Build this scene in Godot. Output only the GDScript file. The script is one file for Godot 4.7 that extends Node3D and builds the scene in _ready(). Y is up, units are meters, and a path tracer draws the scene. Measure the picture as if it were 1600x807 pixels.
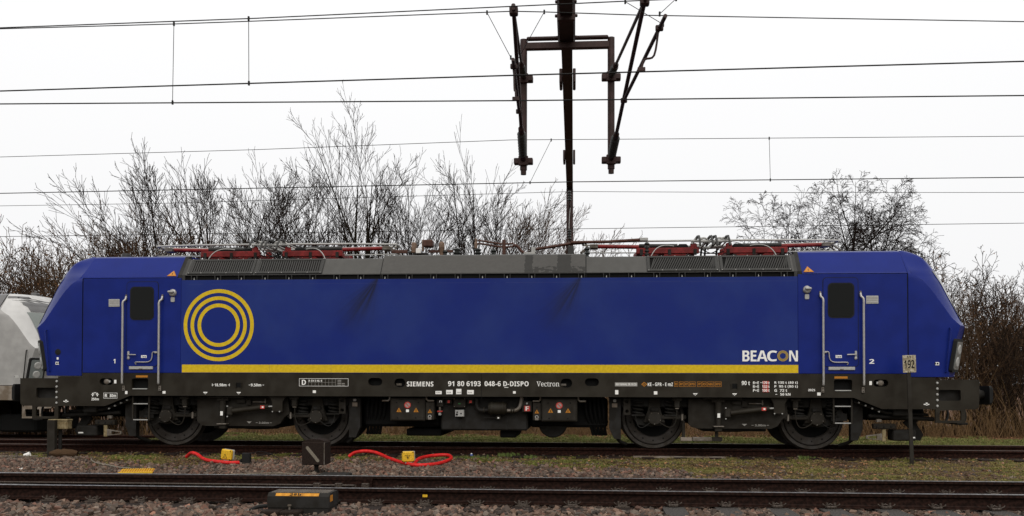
extends Node3D
# A blue electric locomotive standing on a siding under overhead wires, a turnout in front, bare trees behind, overcast sky.
# x runs along the tracks, y is up (0 = top of the rails), z points towards the camera.

# ------------------------------------------------------------------ mesh builder
class Mb:
	var v := PackedVector3Array()
	var n := PackedVector3Array()
	var uv := PackedVector2Array()
	var xf := Transform3D()

	func tri(a: Vector3, b: Vector3, c: Vector3) -> void:
		a = xf * a; b = xf * b; c = xf * c
		var m := (b - a).cross(c - a).normalized()
		v.push_back(a); v.push_back(c); v.push_back(b)
		n.push_back(m); n.push_back(m); n.push_back(m)

	func tris(a: Vector3, b: Vector3, c: Vector3, na: Vector3, nb: Vector3, nc: Vector3) -> void:
		v.push_back(xf * a); v.push_back(xf * c); v.push_back(xf * b)
		n.push_back((xf.basis * na).normalized()); n.push_back((xf.basis * nc).normalized()); n.push_back((xf.basis * nb).normalized())

	func quad(a: Vector3, b: Vector3, c: Vector3, d: Vector3) -> void:
		tri(a, b, c); tri(a, c, d)

	func quads(a: Vector3, b: Vector3, c: Vector3, d: Vector3, na: Vector3, nb: Vector3, nc: Vector3, nd: Vector3) -> void:
		tris(a, b, c, na, nb, nc); tris(a, c, d, na, nc, nd)

	# a box between two corners with chamfered edges
	func box(x0: float, y0: float, z0: float, x1: float, y1: float, z1: float, e := 0.0) -> void:
		var lo := Vector3(minf(x0, x1), minf(y0, y1), minf(z0, z1))
		var hi := Vector3(maxf(x0, x1), maxf(y0, y1), maxf(z0, z1))
		var c := (lo + hi) / 2.0
		var h := (hi - lo) / 2.0
		e = minf(e, minf(h.x, minf(h.y, h.z)) * 0.9)
		var g := h - Vector3(e, e, e)
		for ax in 3:
			var b := (ax + 1) % 3
			var d := (ax + 2) % 3
			for s in [-1.0, 1.0]:
				var q: Array[Vector3] = []
				for k in [[-1, -1], [1, -1], [1, 1], [-1, 1]]:
					var p := Vector3()
					p[ax] = s * h[ax]; p[b] = k[0] * g[b]; p[d] = k[1] * g[d]
					q.push_back(c + p)
				if s > 0: quad(q[0], q[1], q[2], q[3])
				else: quad(q[3], q[2], q[1], q[0])
		if e <= 0.0: return
		for ax in 3:
			var b := (ax + 1) % 3
			var d := (ax + 2) % 3
			for sb in [-1.0, 1.0]:
				for sd in [-1.0, 1.0]:
					var p1 := Vector3(); var p2 := Vector3(); var p3 := Vector3(); var p4 := Vector3()
					p1[ax] = -g[ax]; p1[b] = sb * h[b]; p1[d] = sd * g[d]
					p2[ax] = g[ax]; p2[b] = sb * h[b]; p2[d] = sd * g[d]
					p3[ax] = g[ax]; p3[b] = sb * g[b]; p3[d] = sd * h[d]
					p4[ax] = -g[ax]; p4[b] = sb * g[b]; p4[d] = sd * h[d]
					if sb * sd > 0: quad(c + p1, c + p2, c + p3, c + p4)
					else: quad(c + p4, c + p3, c + p2, c + p1)
		for sx in [-1.0, 1.0]:
			for sy in [-1.0, 1.0]:
				for sz in [-1.0, 1.0]:
					var a := c + Vector3(sx * h.x, sy * g.y, sz * g.z)
					var b := c + Vector3(sx * g.x, sy * h.y, sz * g.z)
					var d := c + Vector3(sx * g.x, sy * g.y, sz * h.z)
					if sx * sy * sz > 0: tri(a, b, d)
					else: tri(a, d, b)

	# a flat outline in x, y given counter-clockwise, thick from z0 to z1 (z1 faces the camera)
	func prism(poly: PackedVector2Array, z0: float, z1: float) -> void:
		if Geometry2D.is_polygon_clockwise(poly):
			poly = poly.duplicate(); poly.reverse()
		var t := Geometry2D.triangulate_polygon(poly)
		for i in range(0, t.size(), 3):
			var a := poly[t[i]]; var b := poly[t[i + 1]]; var c := poly[t[i + 2]]
			if (b - a).cross(c - a) < 0.0:
				var w := b; b = c; c = w
			tri(Vector3(a.x, a.y, z1), Vector3(b.x, b.y, z1), Vector3(c.x, c.y, z1))
			tri(Vector3(a.x, a.y, z0), Vector3(c.x, c.y, z0), Vector3(b.x, b.y, z0))
		for i in poly.size():
			var a := poly[i]; var b := poly[(i + 1) % poly.size()]
			quad(Vector3(a.x, a.y, z1), Vector3(a.x, a.y, z0), Vector3(b.x, b.y, z0), Vector3(b.x, b.y, z1))

	# a flat ring in x, y
	func ring(cx: float, cy: float, r0: float, r1: float, z0: float, z1: float, k := 48) -> void:
		for i in k:
			var a := TAU * i / k; var b := TAU * (i + 1) / k
			var ca := Vector2(cos(a), sin(a)); var cb := Vector2(cos(b), sin(b))
			var c := Vector2(cx, cy)
			var p := c + ca * r0; var q := c + ca * r1; var r := c + cb * r1; var s := c + cb * r0
			quad(Vector3(p.x, p.y, z1), Vector3(q.x, q.y, z1), Vector3(r.x, r.y, z1), Vector3(s.x, s.y, z1))
			quad(Vector3(q.x, q.y, z1), Vector3(q.x, q.y, z0), Vector3(r.x, r.y, z0), Vector3(r.x, r.y, z1))
			quad(Vector3(s.x, s.y, z1), Vector3(s.x, s.y, z0), Vector3(p.x, p.y, z0), Vector3(p.x, p.y, z1))
			quad(Vector3(s.x, s.y, z0), Vector3(r.x, r.y, z0), Vector3(q.x, q.y, z0), Vector3(p.x, p.y, z0))

	func tube(pts: Array, r0: float, r1: float = -1.0, k := 8, caps := true) -> void:
		if r1 < 0.0: r1 = r0
		var m := pts.size()
		var d: Vector3 = ((pts[1] as Vector3) - (pts[0] as Vector3)).normalized()
		var s := d.cross(Vector3.UP if absf(d.y) < 0.9 else Vector3.RIGHT).normalized()
		var prev: Array[Vector3] = []
		var pn: Array[Vector3] = []
		for i in m:
			var p: Vector3 = pts[i]
			var e: Vector3
			if i == 0: e = d
			elif i == m - 1: e = (p - (pts[i - 1] as Vector3)).normalized()
			else: e = ((pts[i + 1] as Vector3) - (pts[i - 1] as Vector3)).normalized()
			s = (s - e * s.dot(e)).normalized()
			var u := s.cross(e)
			var r := lerpf(r0, r1, float(i) / (m - 1))
			var cur: Array[Vector3] = []
			var cn: Array[Vector3] = []
			for j in k:
				var a := TAU * j / k
				var w := s * cos(a) + u * sin(a)
				cur.push_back(p + w * r); cn.push_back(w)
			if i > 0:
				for j in k:
					var l := (j + 1) % k
					quads(prev[l], prev[j], cur[j], cur[l], pn[l], pn[j], cn[j], cn[l])
			if caps and (i == 0 or i == m - 1):
				for j in range(1, k - 1):
					if i == 0: tri(cur[0], cur[j], cur[j + 1])
					else: tri(cur[0], cur[j + 1], cur[j])
			prev = cur; pn = cn

	# profile: array of Vector2(radius, along); turned about an axis
	func lathe(prof: Array, at: Vector3, axis: Vector3, k := 24) -> void:
		var d := axis.normalized()
		var s := d.cross(Vector3.UP if absf(d.y) < 0.9 else Vector3.RIGHT).normalized()
		var u := d.cross(s)
		for i in prof.size() - 1:
			var p: Vector2 = prof[i]; var q: Vector2 = prof[i + 1]
			var t := q - p
			if t.length() < 1e-6: continue
			var nr := t.y / t.length(); var nd := -t.x / t.length()
			for j in k:
				var a := TAU * j / k; var b := TAU * (j + 1) / k
				var wa := s * cos(a) + u * sin(a); var wb := s * cos(b) + u * sin(b)
				var na := wa * nr + d * nd; var nb := wb * nr + d * nd
				quads(at + wa * p.x + d * p.y, at + wb * p.x + d * p.y, at + wb * q.x + d * q.y, at + wa * q.x + d * q.y, na, nb, nb, na)

	func mesh() -> ArrayMesh:
		var a := []
		a.resize(Mesh.ARRAY_MAX)
		a[Mesh.ARRAY_VERTEX] = v
		a[Mesh.ARRAY_NORMAL] = n
		if uv.size() == v.size(): a[Mesh.ARRAY_TEX_UV] = uv
		var m := ArrayMesh.new()
		m.add_surface_from_arrays(Mesh.PRIMITIVE_TRIANGLES, a)
		return m

# ------------------------------------------------------------------ helpers
var M := {}
var used := {}
var rng := RandomNumberGenerator.new()

func V(x: float, y: float, z: float) -> Vector3: return Vector3(x, y, z)

func numbered(called: String) -> String:
	var k: int = used.get(called, 0)
	used[called] = k + 1
	return called if k == 0 else "%s_%03d" % [called, k]

func tag(o: Node, label: String, category: String, group := "") -> Node:
	o.set_meta("label", label); o.set_meta("category", category)
	if group: o.set_meta("group", group)
	return o

func thing(called: String, label: String, category: String, at := Vector3.ZERO, turn := 0.0, group := "") -> Node3D:
	var o := Node3D.new()
	o.name = numbered(called)
	add_child(o)
	o.position = at; o.rotation.y = turn
	tag(o, label, category, group)
	return o

func put(called: String, mesh: Mesh, m: Material, parent: Node = self) -> MeshInstance3D:
	var o := MeshInstance3D.new()
	o.name = numbered(called) if parent == self else called
	o.mesh = mesh
	o.material_override = m
	parent.add_child(o, true)
	return o

func obj(called: String, b: Mb, m: Material, parent: Node = self) -> MeshInstance3D:
	return put(called, b.mesh(), m, parent)

func obox(called: String, m: Material, parent: Node, x0: float, y0: float, z0: float, x1: float, y1: float, z1: float, e := 0.006) -> MeshInstance3D:
	var b := Mb.new()
	b.box(x0, y0, z0, x1, y1, z1, e)
	return obj(called, b, m, parent)

func otube(called: String, m: Material, parent: Node, pts: Array, r: float, k := 8) -> MeshInstance3D:
	var b := Mb.new()
	b.tube(pts, r, r, k)
	return obj(called, b, m, parent)

func olathe(called: String, m: Material, parent: Node, prof: Array, at: Vector3, axis: Vector3, k := 24) -> MeshInstance3D:
	var b := Mb.new()
	b.lathe(prof, at, axis, k)
	return obj(called, b, m, parent)

func lin(r: float, g: float, b: float, a := 1.0) -> Color:
	var c := Color(r, g, b).linear_to_srgb()
	c.a = a
	return c

func speckle(freq: float, lo: float, hi: float, sd: int, oct := 4, tint := Color(1, 1, 1)) -> NoiseTexture2D:
	var f := FastNoiseLite.new()
	f.noise_type = FastNoiseLite.TYPE_SIMPLEX_SMOOTH
	f.frequency = freq
	f.fractal_octaves = oct
	f.seed = sd
	var t := NoiseTexture2D.new()
	t.width = 512; t.height = 512
	t.seamless = true
	t.noise = f
	var g := Gradient.new()
	g.set_color(0, Color(lo * tint.r, lo * tint.g, lo * tint.b)); g.set_color(1, Color(hi, hi, hi))
	g.set_offset(0, 0.25); g.set_offset(1, 0.75)
	t.color_ramp = g
	return t

func mat(called: String, r: float, g: float, b: float, rough := 0.6, metal := 0.0, spec := 0.5, tex: Texture2D = null, scale := 1.0) -> StandardMaterial3D:
	var m := StandardMaterial3D.new()
	m.resource_name = called
	m.albedo_color = lin(r, g, b)
	m.roughness = rough; m.metallic = metal; m.metallic_specular = spec
	if tex:
		m.albedo_texture = tex
		m.uv1_triplanar = true
		m.uv1_world_triplanar = true
		m.uv1_scale = Vector3(scale, scale, scale)
	M[called] = m
	return m

var fonts := {}
func font(kind: String) -> Font:
	if not fonts.has(kind):
		var f := SystemFont.new()
		f.font_names = PackedStringArray(["Droid Serif" if kind == "serif" else "Droid Sans"])
		f.font_weight = 700 if kind == "bold" else 400
		fonts[kind] = f
	return fonts[kind]

# writing that fills the box x0..x1, y0..y1 on the plane z, facing +z
func text(called: String, s: String, x0: float, x1: float, y0: float, y1: float, z: float, m: Material, parent: Node, kind := "bold") -> MeshInstance3D:
	var t := TextMesh.new()
	t.text = s
	t.font = font(kind)
	t.font_size = 64
	t.pixel_size = 0.01
	t.depth = 0.01
	t.curve_step = 1.0
	var bb := t.get_aabb()
	var o := put(called, t, m, parent)
	var sx := (x1 - x0) / bb.size.x; var sy := (y1 - y0) / bb.size.y
	o.scale = V(sx, sy, 0.3)
	o.position = V(x0 - bb.position.x * sx, y0 - bb.position.y * sy, z)
	return o

func rrect(x0: float, y0: float, x1: float, y1: float, r: float, k := 5) -> PackedVector2Array:
	var p := PackedVector2Array()
	for c in [[x1 - r, y1 - r, 0.0], [x0 + r, y1 - r, 0.25], [x0 + r, y0 + r, 0.5], [x1 - r, y0 + r, 0.75]]:
		for i in k + 1:
			var a: float = TAU * (c[2] + 0.25 * i / k)
			p.push_back(Vector2(c[0] + r * cos(a), c[1] + r * sin(a)))
	return p

func oprism(called: String, m: Material, parent: Node, poly: PackedVector2Array, z0: float, z1: float) -> MeshInstance3D:
	var b := Mb.new()
	b.prism(poly, z0, z1)
	return obj(called, b, m, parent)

func P2(a: Array) -> PackedVector2Array:
	var p := PackedVector2Array()
	for q in a: p.push_back(Vector2(q[0], q[1]))
	return p

# a plate with holes in x, y: a CSG node that becomes one mesh
func plate(called: String, m: Material, parent: Node, outline: PackedVector2Array, holes: Array, z0: float, z1: float) -> Node3D:
	var c := CSGPolygon3D.new()
	c.name = called
	c.polygon = outline
	c.mode = CSGPolygon3D.MODE_DEPTH
	c.depth = z1 - z0
	c.material = m
	for h in holes:
		var k := CSGPolygon3D.new()
		k.name = "hole"
		k.polygon = h
		k.mode = CSGPolygon3D.MODE_DEPTH
		k.depth = z1 - z0 + 0.1
		k.position.z = 0.05
		k.operation = CSGShape3D.OPERATION_SUBTRACTION
		k.material = m
		c.add_child(k, true)
	parent.add_child(c, true)
	c.position.z = z1
	return c

func bez(a: Vector3, b: Vector3, c: Vector3, d: Vector3, k := 12) -> Array:
	var p := []
	for i in k + 1:
		p.push_back(a.bezier_interpolate(b, c, d, float(i) / k))
	return p

# a smooth line through points
func smooth(pts: Array, k := 6) -> Array:
	var out := []
	for i in pts.size() - 1:
		var a: Vector3 = pts[i]; var b: Vector3 = pts[i + 1]
		var p: Vector3 = pts[maxi(i - 1, 0)]; var q: Vector3 = pts[mini(i + 2, pts.size() - 1)]
		for j in k:
			out.push_back(a.cubic_interpolate(b, p, q, float(j) / k))
	out.push_back(pts[-1])
	return out

# ------------------------------------------------------------------ scene
func _ready() -> void:
	var cam := Camera3D.new()
	cam.name = "camera"
	add_child(cam)
	cam.position = V(1.9249, 1.3044, 19.7147)
	cam.rotation = V(0.02, 0.0744, 0.0018)
	cam.near = 0.1; cam.far = 900.0
	cam.projection = Camera3D.PROJECTION_FRUSTUM
	cam.size = 0.1 * 807.0 / 1516.16
	cam.frustum_offset = Vector2(0, 0.1 * 161.36 / 1516.16)
	cam.current = true

	var sky := ProceduralSkyMaterial.new()
	sky.sky_top_color = lin(1.12, 1.12, 1.125)
	sky.sky_horizon_color = lin(0.65, 0.65, 0.655)
	sky.sky_curve = 1.5
	sky.ground_bottom_color = lin(0.08, 0.07, 0.06)
	sky.ground_horizon_color = lin(0.3, 0.3, 0.3)
	sky.sun_angle_max = 0.0
	var env := Environment.new()
	env.background_mode = Environment.BG_SKY
	env.sky = Sky.new()
	env.sky.sky_material = sky
	env.background_energy_multiplier = 1.0
	env.tonemap_mode = Environment.TONE_MAPPER_LINEAR
	env.tonemap_exposure = 1.40
	env.sdfgi_enabled = true; env.ssao_enabled = true; env.ssil_enabled = true
	var we := WorldEnvironment.new()
	we.name = "world_environment"
	we.environment = env
	add_child(we)
	var sun := DirectionalLight3D.new()
	sun.name = "sun"
	sun.light_energy = 0.5
	sun.light_color = Color(1.0, 0.985, 0.96)
	sun.light_angular_distance = 70.0
	sun.shadow_enabled = true
	sun.rotation = V(deg_to_rad(-50), deg_to_rad(12), 0)
	add_child(sun)

	materials()
	ground()
	siding_track()
	dead_end_track()
	turnout_track()
	blue_locomotive()
	white_locomotive()
	overhead_line()
	woodland()
	ground_cover()
	small_things()

# ------------------------------------------------------------------ materials
func materials() -> void:
	var soft := speckle(0.010, 0.93, 1.0, 3)
	var dirt := speckle(0.006, 0.80, 1.0, 5, 5, Color(1.0, 0.96, 0.90))
	var rust := speckle(0.02, 0.55, 1.0, 6, 5, Color(1.0, 0.93, 0.85))
	var fine := speckle(0.07, 0.6, 1.0, 8, 4)
	mat("blue", 0.0075, 0.0195, 0.176, 0.32, 0.0, 0.27, soft, 0.35)
	mat("blue_side", 1, 1, 1, 0.32, 0.0, 0.27)
	mat("yellow", 0.68, 0.475, 0.020, 0.45, 0.0, 0.25, speckle(0.03, 0.94, 1.0, 12), 0.8)
	mat("white_print", 0.85, 0.85, 0.83, 0.6, 0.0, 0.3)
	mat("grey_print", 0.30, 0.29, 0.27, 0.6, 0.0, 0.3)
	mat("red_print", 0.50, 0.06, 0.05, 0.6, 0.0, 0.3)
	mat("orange_print", 0.42, 0.17, 0.02, 0.6, 0.0, 0.3)
	mat("gold_print", 0.42, 0.29, 0.06, 0.6, 0.0, 0.3)
	mat("green_print", 0.03, 0.16, 0.04, 0.6, 0.0, 0.3)
	mat("black_print", 0.008, 0.008, 0.008, 0.6, 0.0, 0.3)
	mat("frame_grey", 0.0245, 0.0210, 0.0155, 0.6, 0.0, 0.3, dirt, 0.6)
	mat("bogie_grey", 0.026, 0.023, 0.019, 0.7, 0.0, 0.3, dirt, 0.9)
	mat("dark_steel", 0.022, 0.021, 0.020, 0.7, 0.0, 0.3, dirt, 1.3)
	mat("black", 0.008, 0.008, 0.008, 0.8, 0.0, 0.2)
	mat("rubber", 0.012, 0.012, 0.012, 0.7, 0.0, 0.3)
	mat("roof_grey", 0.078, 0.077, 0.074, 0.5, 0.0, 0.35, soft, 0.7)
	mat("roof_side", 1, 1, 1, 0.5, 0.0, 0.35)
	mat("grille_grey", 0.042, 0.042, 0.041, 0.5, 0.0, 0.35, soft, 0.9)
	mat("roof_dark", 0.03, 0.03, 0.03, 0.7, 0.0, 0.3, dirt, 0.8)
	mat("wheel_tyre", 0.060, 0.054, 0.050, 0.5, 0.25, 0.4, dirt, 1.5)
	mat("wheel_disc", 0.052, 0.046, 0.043, 0.65, 0.1, 0.4, dirt, 1.2)
	mat("steel", 0.42, 0.41, 0.40, 0.42, 0.5, 0.5, soft, 2.0)
	mat("pale_steel", 0.40, 0.40, 0.39, 0.5, 0.15, 0.5, soft, 3.0)
	mat("worn_steel", 0.20, 0.18, 0.16, 0.5, 0.4, 0.5, dirt, 2.0)
	mat("red_paint", 0.20, 0.009, 0.009, 0.5, 0.0, 0.4, dirt, 1.5)
	mat("brown_paint", 0.075, 0.030, 0.020, 0.6, 0.0, 0.4, dirt, 2.0)
	mat("beige_paint", 0.20, 0.135, 0.10, 0.6, 0.0, 0.4, dirt, 2.0)
	mat("insulator", 0.020, 0.023, 0.022, 0.3, 0.0, 0.5)
	mat("glass_dark", 0.005, 0.006, 0.006, 0.08, 0.0, 0.30)
	mat("glass_sky_pale", 0.20, 0.225, 0.22, 0.10, 0.0, 0.55)  # pale base colour stands in for the sky mirrored in the windscreen
	mat("lamp_glass", 0.20, 0.22, 0.22, 0.15, 0.2, 0.5)
	mat("silver_paint", 0.36, 0.355, 0.35, 0.4, 0.1, 0.4, soft, 0.6)
	mat("white_paint", 0.56, 0.56, 0.56, 0.4, 0.0, 0.4, soft, 0.6)
	mat("grey_paint", 0.16, 0.16, 0.165, 0.4, 0.1, 0.4, soft, 0.6)
	mat("taupe_paint", 0.24, 0.205, 0.175, 0.6, 0.0, 0.3, dirt, 1.0)
	mat("yellow_plastic", 0.78, 0.47, 0.02, 0.45, 0.0, 0.45, speckle(0.02, 0.85, 1.0, 31), 3.0)
	mat("orange_plastic", 0.60, 0.27, 0.02, 0.5, 0.0, 0.4, dirt, 3.0)
	mat("red_hose", 0.70, 0.018, 0.018, 0.5, 0.0, 0.4, dirt, 3.0)
	mat("rail_rust", 0.024, 0.0105, 0.0075, 0.65, 0.0, 0.22, rust, 1.6)
	mat("rail_side", 0.032, 0.0115, 0.0075, 0.65, 0.0, 0.22, rust, 1.6)
	mat("rail_head", 0.34, 0.34, 0.35, 0.28, 0.85, 0.5, speckle(0.02, 0.75, 1.0, 41), 1.2)
	mat("rail_head_rusty", 0.11, 0.075, 0.06, 0.42, 0.6, 0.5, dirt, 1.1)
	mat("wood_dark", 0.026, 0.016, 0.012, 0.85, 0.0, 0.3, fine, 1.3)
	mat("concrete", 0.085, 0.078, 0.074, 0.9, 0.0, 0.3, fine, 1.1)
	mat("clip_steel", 0.085, 0.066, 0.055, 0.45, 0.3, 0.5, rust, 4.0)
	mat("gantry", 0.040, 0.018, 0.017, 0.55, 0.1, 0.4, dirt, 1.3)
	mat("wire", 0.008, 0.008, 0.008, 0.5, 0.3, 0.4)
	mat("bark", 0.030, 0.022, 0.016, 0.9, 0.0, 0.2, fine, 1.0)
	mat("bark_green", 0.034, 0.029, 0.017, 0.9, 0.0, 0.2, fine, 1.0)
	mat("twig", 0.024, 0.016, 0.012, 0.9, 0.0, 0.2)
	mat("twig_brown", 0.085, 0.052, 0.032, 0.9, 0.0, 0.2)
	mat("shrub_bark", 0.085, 0.057, 0.036, 0.9, 0.0, 0.2, fine, 1.0)
	mat("dry_stalk", 0.20, 0.125, 0.062, 0.9, 0.0, 0.2)
	mat("birch_twig", 0.020, 0.013, 0.011, 0.9, 0.0, 0.2)
	mat("dry_leaf", 0.15, 0.078, 0.036, 0.9, 0.0, 0.2)
	mat("stone", 1, 1, 1, 0.72, 0.0, 0.4, fine, 6.0)
	M.stone.vertex_color_use_as_albedo = true
	mat("blade", 1, 1, 1, 0.75, 0.0, 0.3)
	M.blade.vertex_color_use_as_albedo = true
	mat("ground", 1, 1, 1, 0.92, 0.0, 0.25, speckle(0.03, 0.45, 1.0, 21, 5), 0.55)
	M.ground.vertex_color_use_as_albedo = true
	mat("burlap", 0.100, 0.060, 0.034, 0.95, 0.0, 0.2, fine, 6.0)
	mat("sign_white", 0.46, 0.42, 0.33, 0.6, 0.0, 0.4, speckle(0.008, 0.72, 1.0, 51, 4, Color(1, 0.95, 0.85)), 3.5)
	mat("beige_box", 0.26, 0.21, 0.12, 0.7, 0.0, 0.3, dirt, 3.0)
	mat("litter_white", 0.75, 0.74, 0.72, 0.7, 0.0, 0.3)
	mat("lever_white", 0.34, 0.30, 0.24, 0.7, 0.0, 0.3, speckle(0.05, 0.45, 1.0, 61), 5.0)
	mat("amber", 0.50, 0.20, 0.02, 0.4, 0.0, 0.5)
	mat("blue_litter", 0.05, 0.08, 0.30, 0.5, 0.0, 0.4)

# ------------------------------------------------------------------ ground
var hill := FastNoiseLite.new()
var patch := FastNoiseLite.new()

func gh(x: float, z: float) -> float:
	var h: float
	if z > 8.9: h = -0.222 - clampf((z - 8.9) * 0.045, 0.0, 0.16)
	elif z > 5.4: h = -0.222
	elif z > 4.2: h = lerpf(-0.178, -0.222, (z - 4.2) / 1.2)
	elif z > 1.3: h = -0.178
	elif z > 0.9: h = lerpf(-0.150, -0.178, (z - 0.9) / 0.4)
	elif z > -1.2: h = -0.150
	else: h = -0.165 - clampf((-1.2 - z) * 0.004, 0.0, 0.06)
	if z < -1.6 and x < -8.5: h -= 0.22 * smoothstep(1.6, 3.6, -z) * smoothstep(8.5, 10.0, -x)
	return h + hill.get_noise_2d(x, z) * (0.022 if absf(z) > 1.0 else 0.012)

# where the loose ballast of the front track begins
func ballast_edge(x: float) -> float:
	var e: float
	if x < -7.6: e = 2.15
	elif x < -6.6: e = lerpf(2.15, 3.7, (x + 7.6))
	elif x < -5.0: e = 3.7
	elif x < -4.0: e = lerpf(3.7, 2.5, x + 5.0)
	elif x < -0.6: e = 2.3
	elif x < 0.6: e = lerpf(2.3, 3.0, (x + 0.6) / 1.2)
	elif x < 4.2: e = lerpf(3.0, 4.7, (x - 0.6) / 3.6)
	else: e = 4.7 + minf((x - 4.2) * 0.35, 1.2)
	return e + patch.get_noise_2d(x * 2.0, 40.0) * 0.7

func green(x: float, z: float) -> float:
	return clampf(0.5 + patch.get_noise_2d(x * 1.3, z * 1.9 + 7.0) * 1.6, 0.0, 1.0)

func ground_color(x: float, z: float) -> Color:
	var stone := Color(0.100, 0.066, 0.046)
	var soil := Color(0.130, 0.082, 0.044)
	var moss := Color(0.130, 0.122, 0.034)
	var leaf := Color(0.200, 0.105, 0.055)
	if z > ballast_edge(x): return stone
	if z > 0.9:
		return soil.lerp(moss, green(x, z))
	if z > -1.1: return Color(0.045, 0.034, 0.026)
	var g := clampf(green(x, z) + (0.25 if z > -6.0 else -0.9), 0.0, 1.0)
	return leaf.lerp(Color(0.110, 0.135, 0.032), g)

func ground() -> void:
	hill.seed = 4; hill.frequency = 0.9; hill.fractal_octaves = 3
	patch.seed = 9; patch.frequency = 0.55; patch.fractal_octaves = 3
	var xs: Array[float] = [-420.0, -200.0, -100.0, -60.0, -40.0, -30.0, -24.0]
	var x := -20.0
	while x <= 20.0:
		xs.push_back(x); x += 0.125
	xs.append_array([24.0, 30.0, 40.0, 60.0, 100.0, 200.0, 420.0])
	var zs: Array[float] = [-420.0, -200.0, -100.0, -60.0, -40.0, -30.0, -24.0, -20.0, -17.0, -14.5]
	var z := -13.0
	while z <= 10.5:
		zs.push_back(z); z += 0.125 if z > -3.0 else 0.5
	zs.append_array([11.5, 13.0, 16.0, 20.0, 26.0, 40.0, 80.0])
	var st := SurfaceTool.new()
	st.begin(Mesh.PRIMITIVE_TRIANGLES)
	for j in zs.size():
		for i in xs.size():
			st.set_color(ground_color(xs[i], zs[j]))
			st.add_vertex(V(xs[i], gh(xs[i], zs[j]), zs[j]))
	var w := xs.size()
	for j in zs.size() - 1:
		for i in w - 1:
			var a := j * w + i
			st.add_index(a); st.add_index(a + 1); st.add_index(a + w)
			st.add_index(a + 1); st.add_index(a + w + 1); st.add_index(a + w)
	st.generate_normals()
	var o := put("ground", st.commit(), M.ground)
	o.set_meta("kind", "structure")

# ------------------------------------------------------------------ tracks
const FRONT_Z := 7.26
const FRONT_Y := -0.012
const LAY := Basis(Vector3(0, 0, 1), Vector3(0, 1, 0), Vector3(-1, 0, 0))

func rail_profile(y: float) -> PackedVector2Array:
	return P2([[-0.031, y], [-0.036, y - 0.006], [-0.036, y - 0.036], [-0.030, y - 0.043], [-0.010, y - 0.052], [-0.008, y - 0.08], [-0.009, y - 0.135], [-0.020, y - 0.150], [-0.070, y - 0.160], [-0.075, y - 0.164], [-0.075, y - 0.172],
		[0.075, y - 0.172], [0.075, y - 0.164], [0.070, y - 0.160], [0.020, y - 0.150], [0.009, y - 0.135], [0.008, y - 0.08], [0.010, y - 0.052], [0.030, y - 0.043], [0.036, y - 0.036], [0.036, y - 0.006], [0.031, y]])

func rail(parent: Node, z: float, y: float, x0: float, x1: float, side: Material, top: Material) -> void:
	var b := Mb.new()
	b.xf = Transform3D(LAY, V(0, 0, z))
	b.prism(rail_profile(y), -x1, -x0)
	var o := obj("rail", b, side, parent)
	var t := Mb.new()
	t.xf = Transform3D(LAY, V(0, 0, z))
	t.prism(P2([[-0.0345, y - 0.0005], [-0.027, y + 0.0035], [0.027, y + 0.0035], [0.0345, y - 0.0005]]), -x1, -x0)
	obj("running_surface", t, top, o)

func siding_track() -> void:
	var t := thing("railway_track", "rusty siding track carrying the blue electric locomotive", "railway track")
	for z in [0.7525, -0.7525]:
		rail(t, z, -0.004, -24.0, 24.0, M.rail_side, M.rail_head_rusty)
	var b := Mb.new()
	b.box(-0.12, -0.02, -1.25, 0.12, 0.02, 1.25, 0.012)
	var m := b.mesh()
	var x := -19.8
	rng.seed = 71
	while x < 20.0:
		var o := put("sleeper", m, M.wood_dark, t)
		o.position = V(x + rng.randf_range(-0.02, 0.02), -0.163, 0)
		x += 0.62

func dead_end_track() -> void:
	var t := thing("railway_track", "low rusty track under the white and silver locomotive", "railway track", V(0, -0.22, -5.5))
	for z in [0.7525, -0.7525]:
		rail(t, z, -0.004, -44.0, -9.6, M.rail_side, M.rail_head_rusty)
	var b := Mb.new()
	b.box(-0.12, -0.02, -1.25, 0.12, 0.02, 1.25, 0.012)
	var m := b.mesh()
	for i in 24: put("sleeper", m, M.wood_dark, t).position = V(-9.8 - i * 0.62, -0.163, 0)

func clip_mesh() -> ArrayMesh:
	var b := Mb.new()
	for s in [1.0]:
		b.box(-0.055, 0.0, 0.060, 0.055, 0.030, 0.135, 0.006)
		for dx in [-0.045, 0.045]:
			b.lathe([Vector2(0, 0.058), Vector2(0.015, 0.056), Vector2(0.017, 0.02), Vector2(0.028, 0.018), Vector2(0.028, 0.0)], V(dx, 0.012, 0.095), Vector3.UP, 8)
		b.tube(bez(V(-0.10, 0.055, 0.11), V(-0.07, 0.02, 0.13), V(-0.05, 0.02, 0.07), V(0, 0.05, 0.065), 6), 0.008, 0.008, 5)
		b.tube(bez(V(0.10, 0.055, 0.11), V(0.07, 0.02, 0.13), V(0.05, 0.02, 0.07), V(0, 0.05, 0.065), 6), 0.008, 0.008, 5)
	return b.mesh()

var sleepers := []

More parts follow.
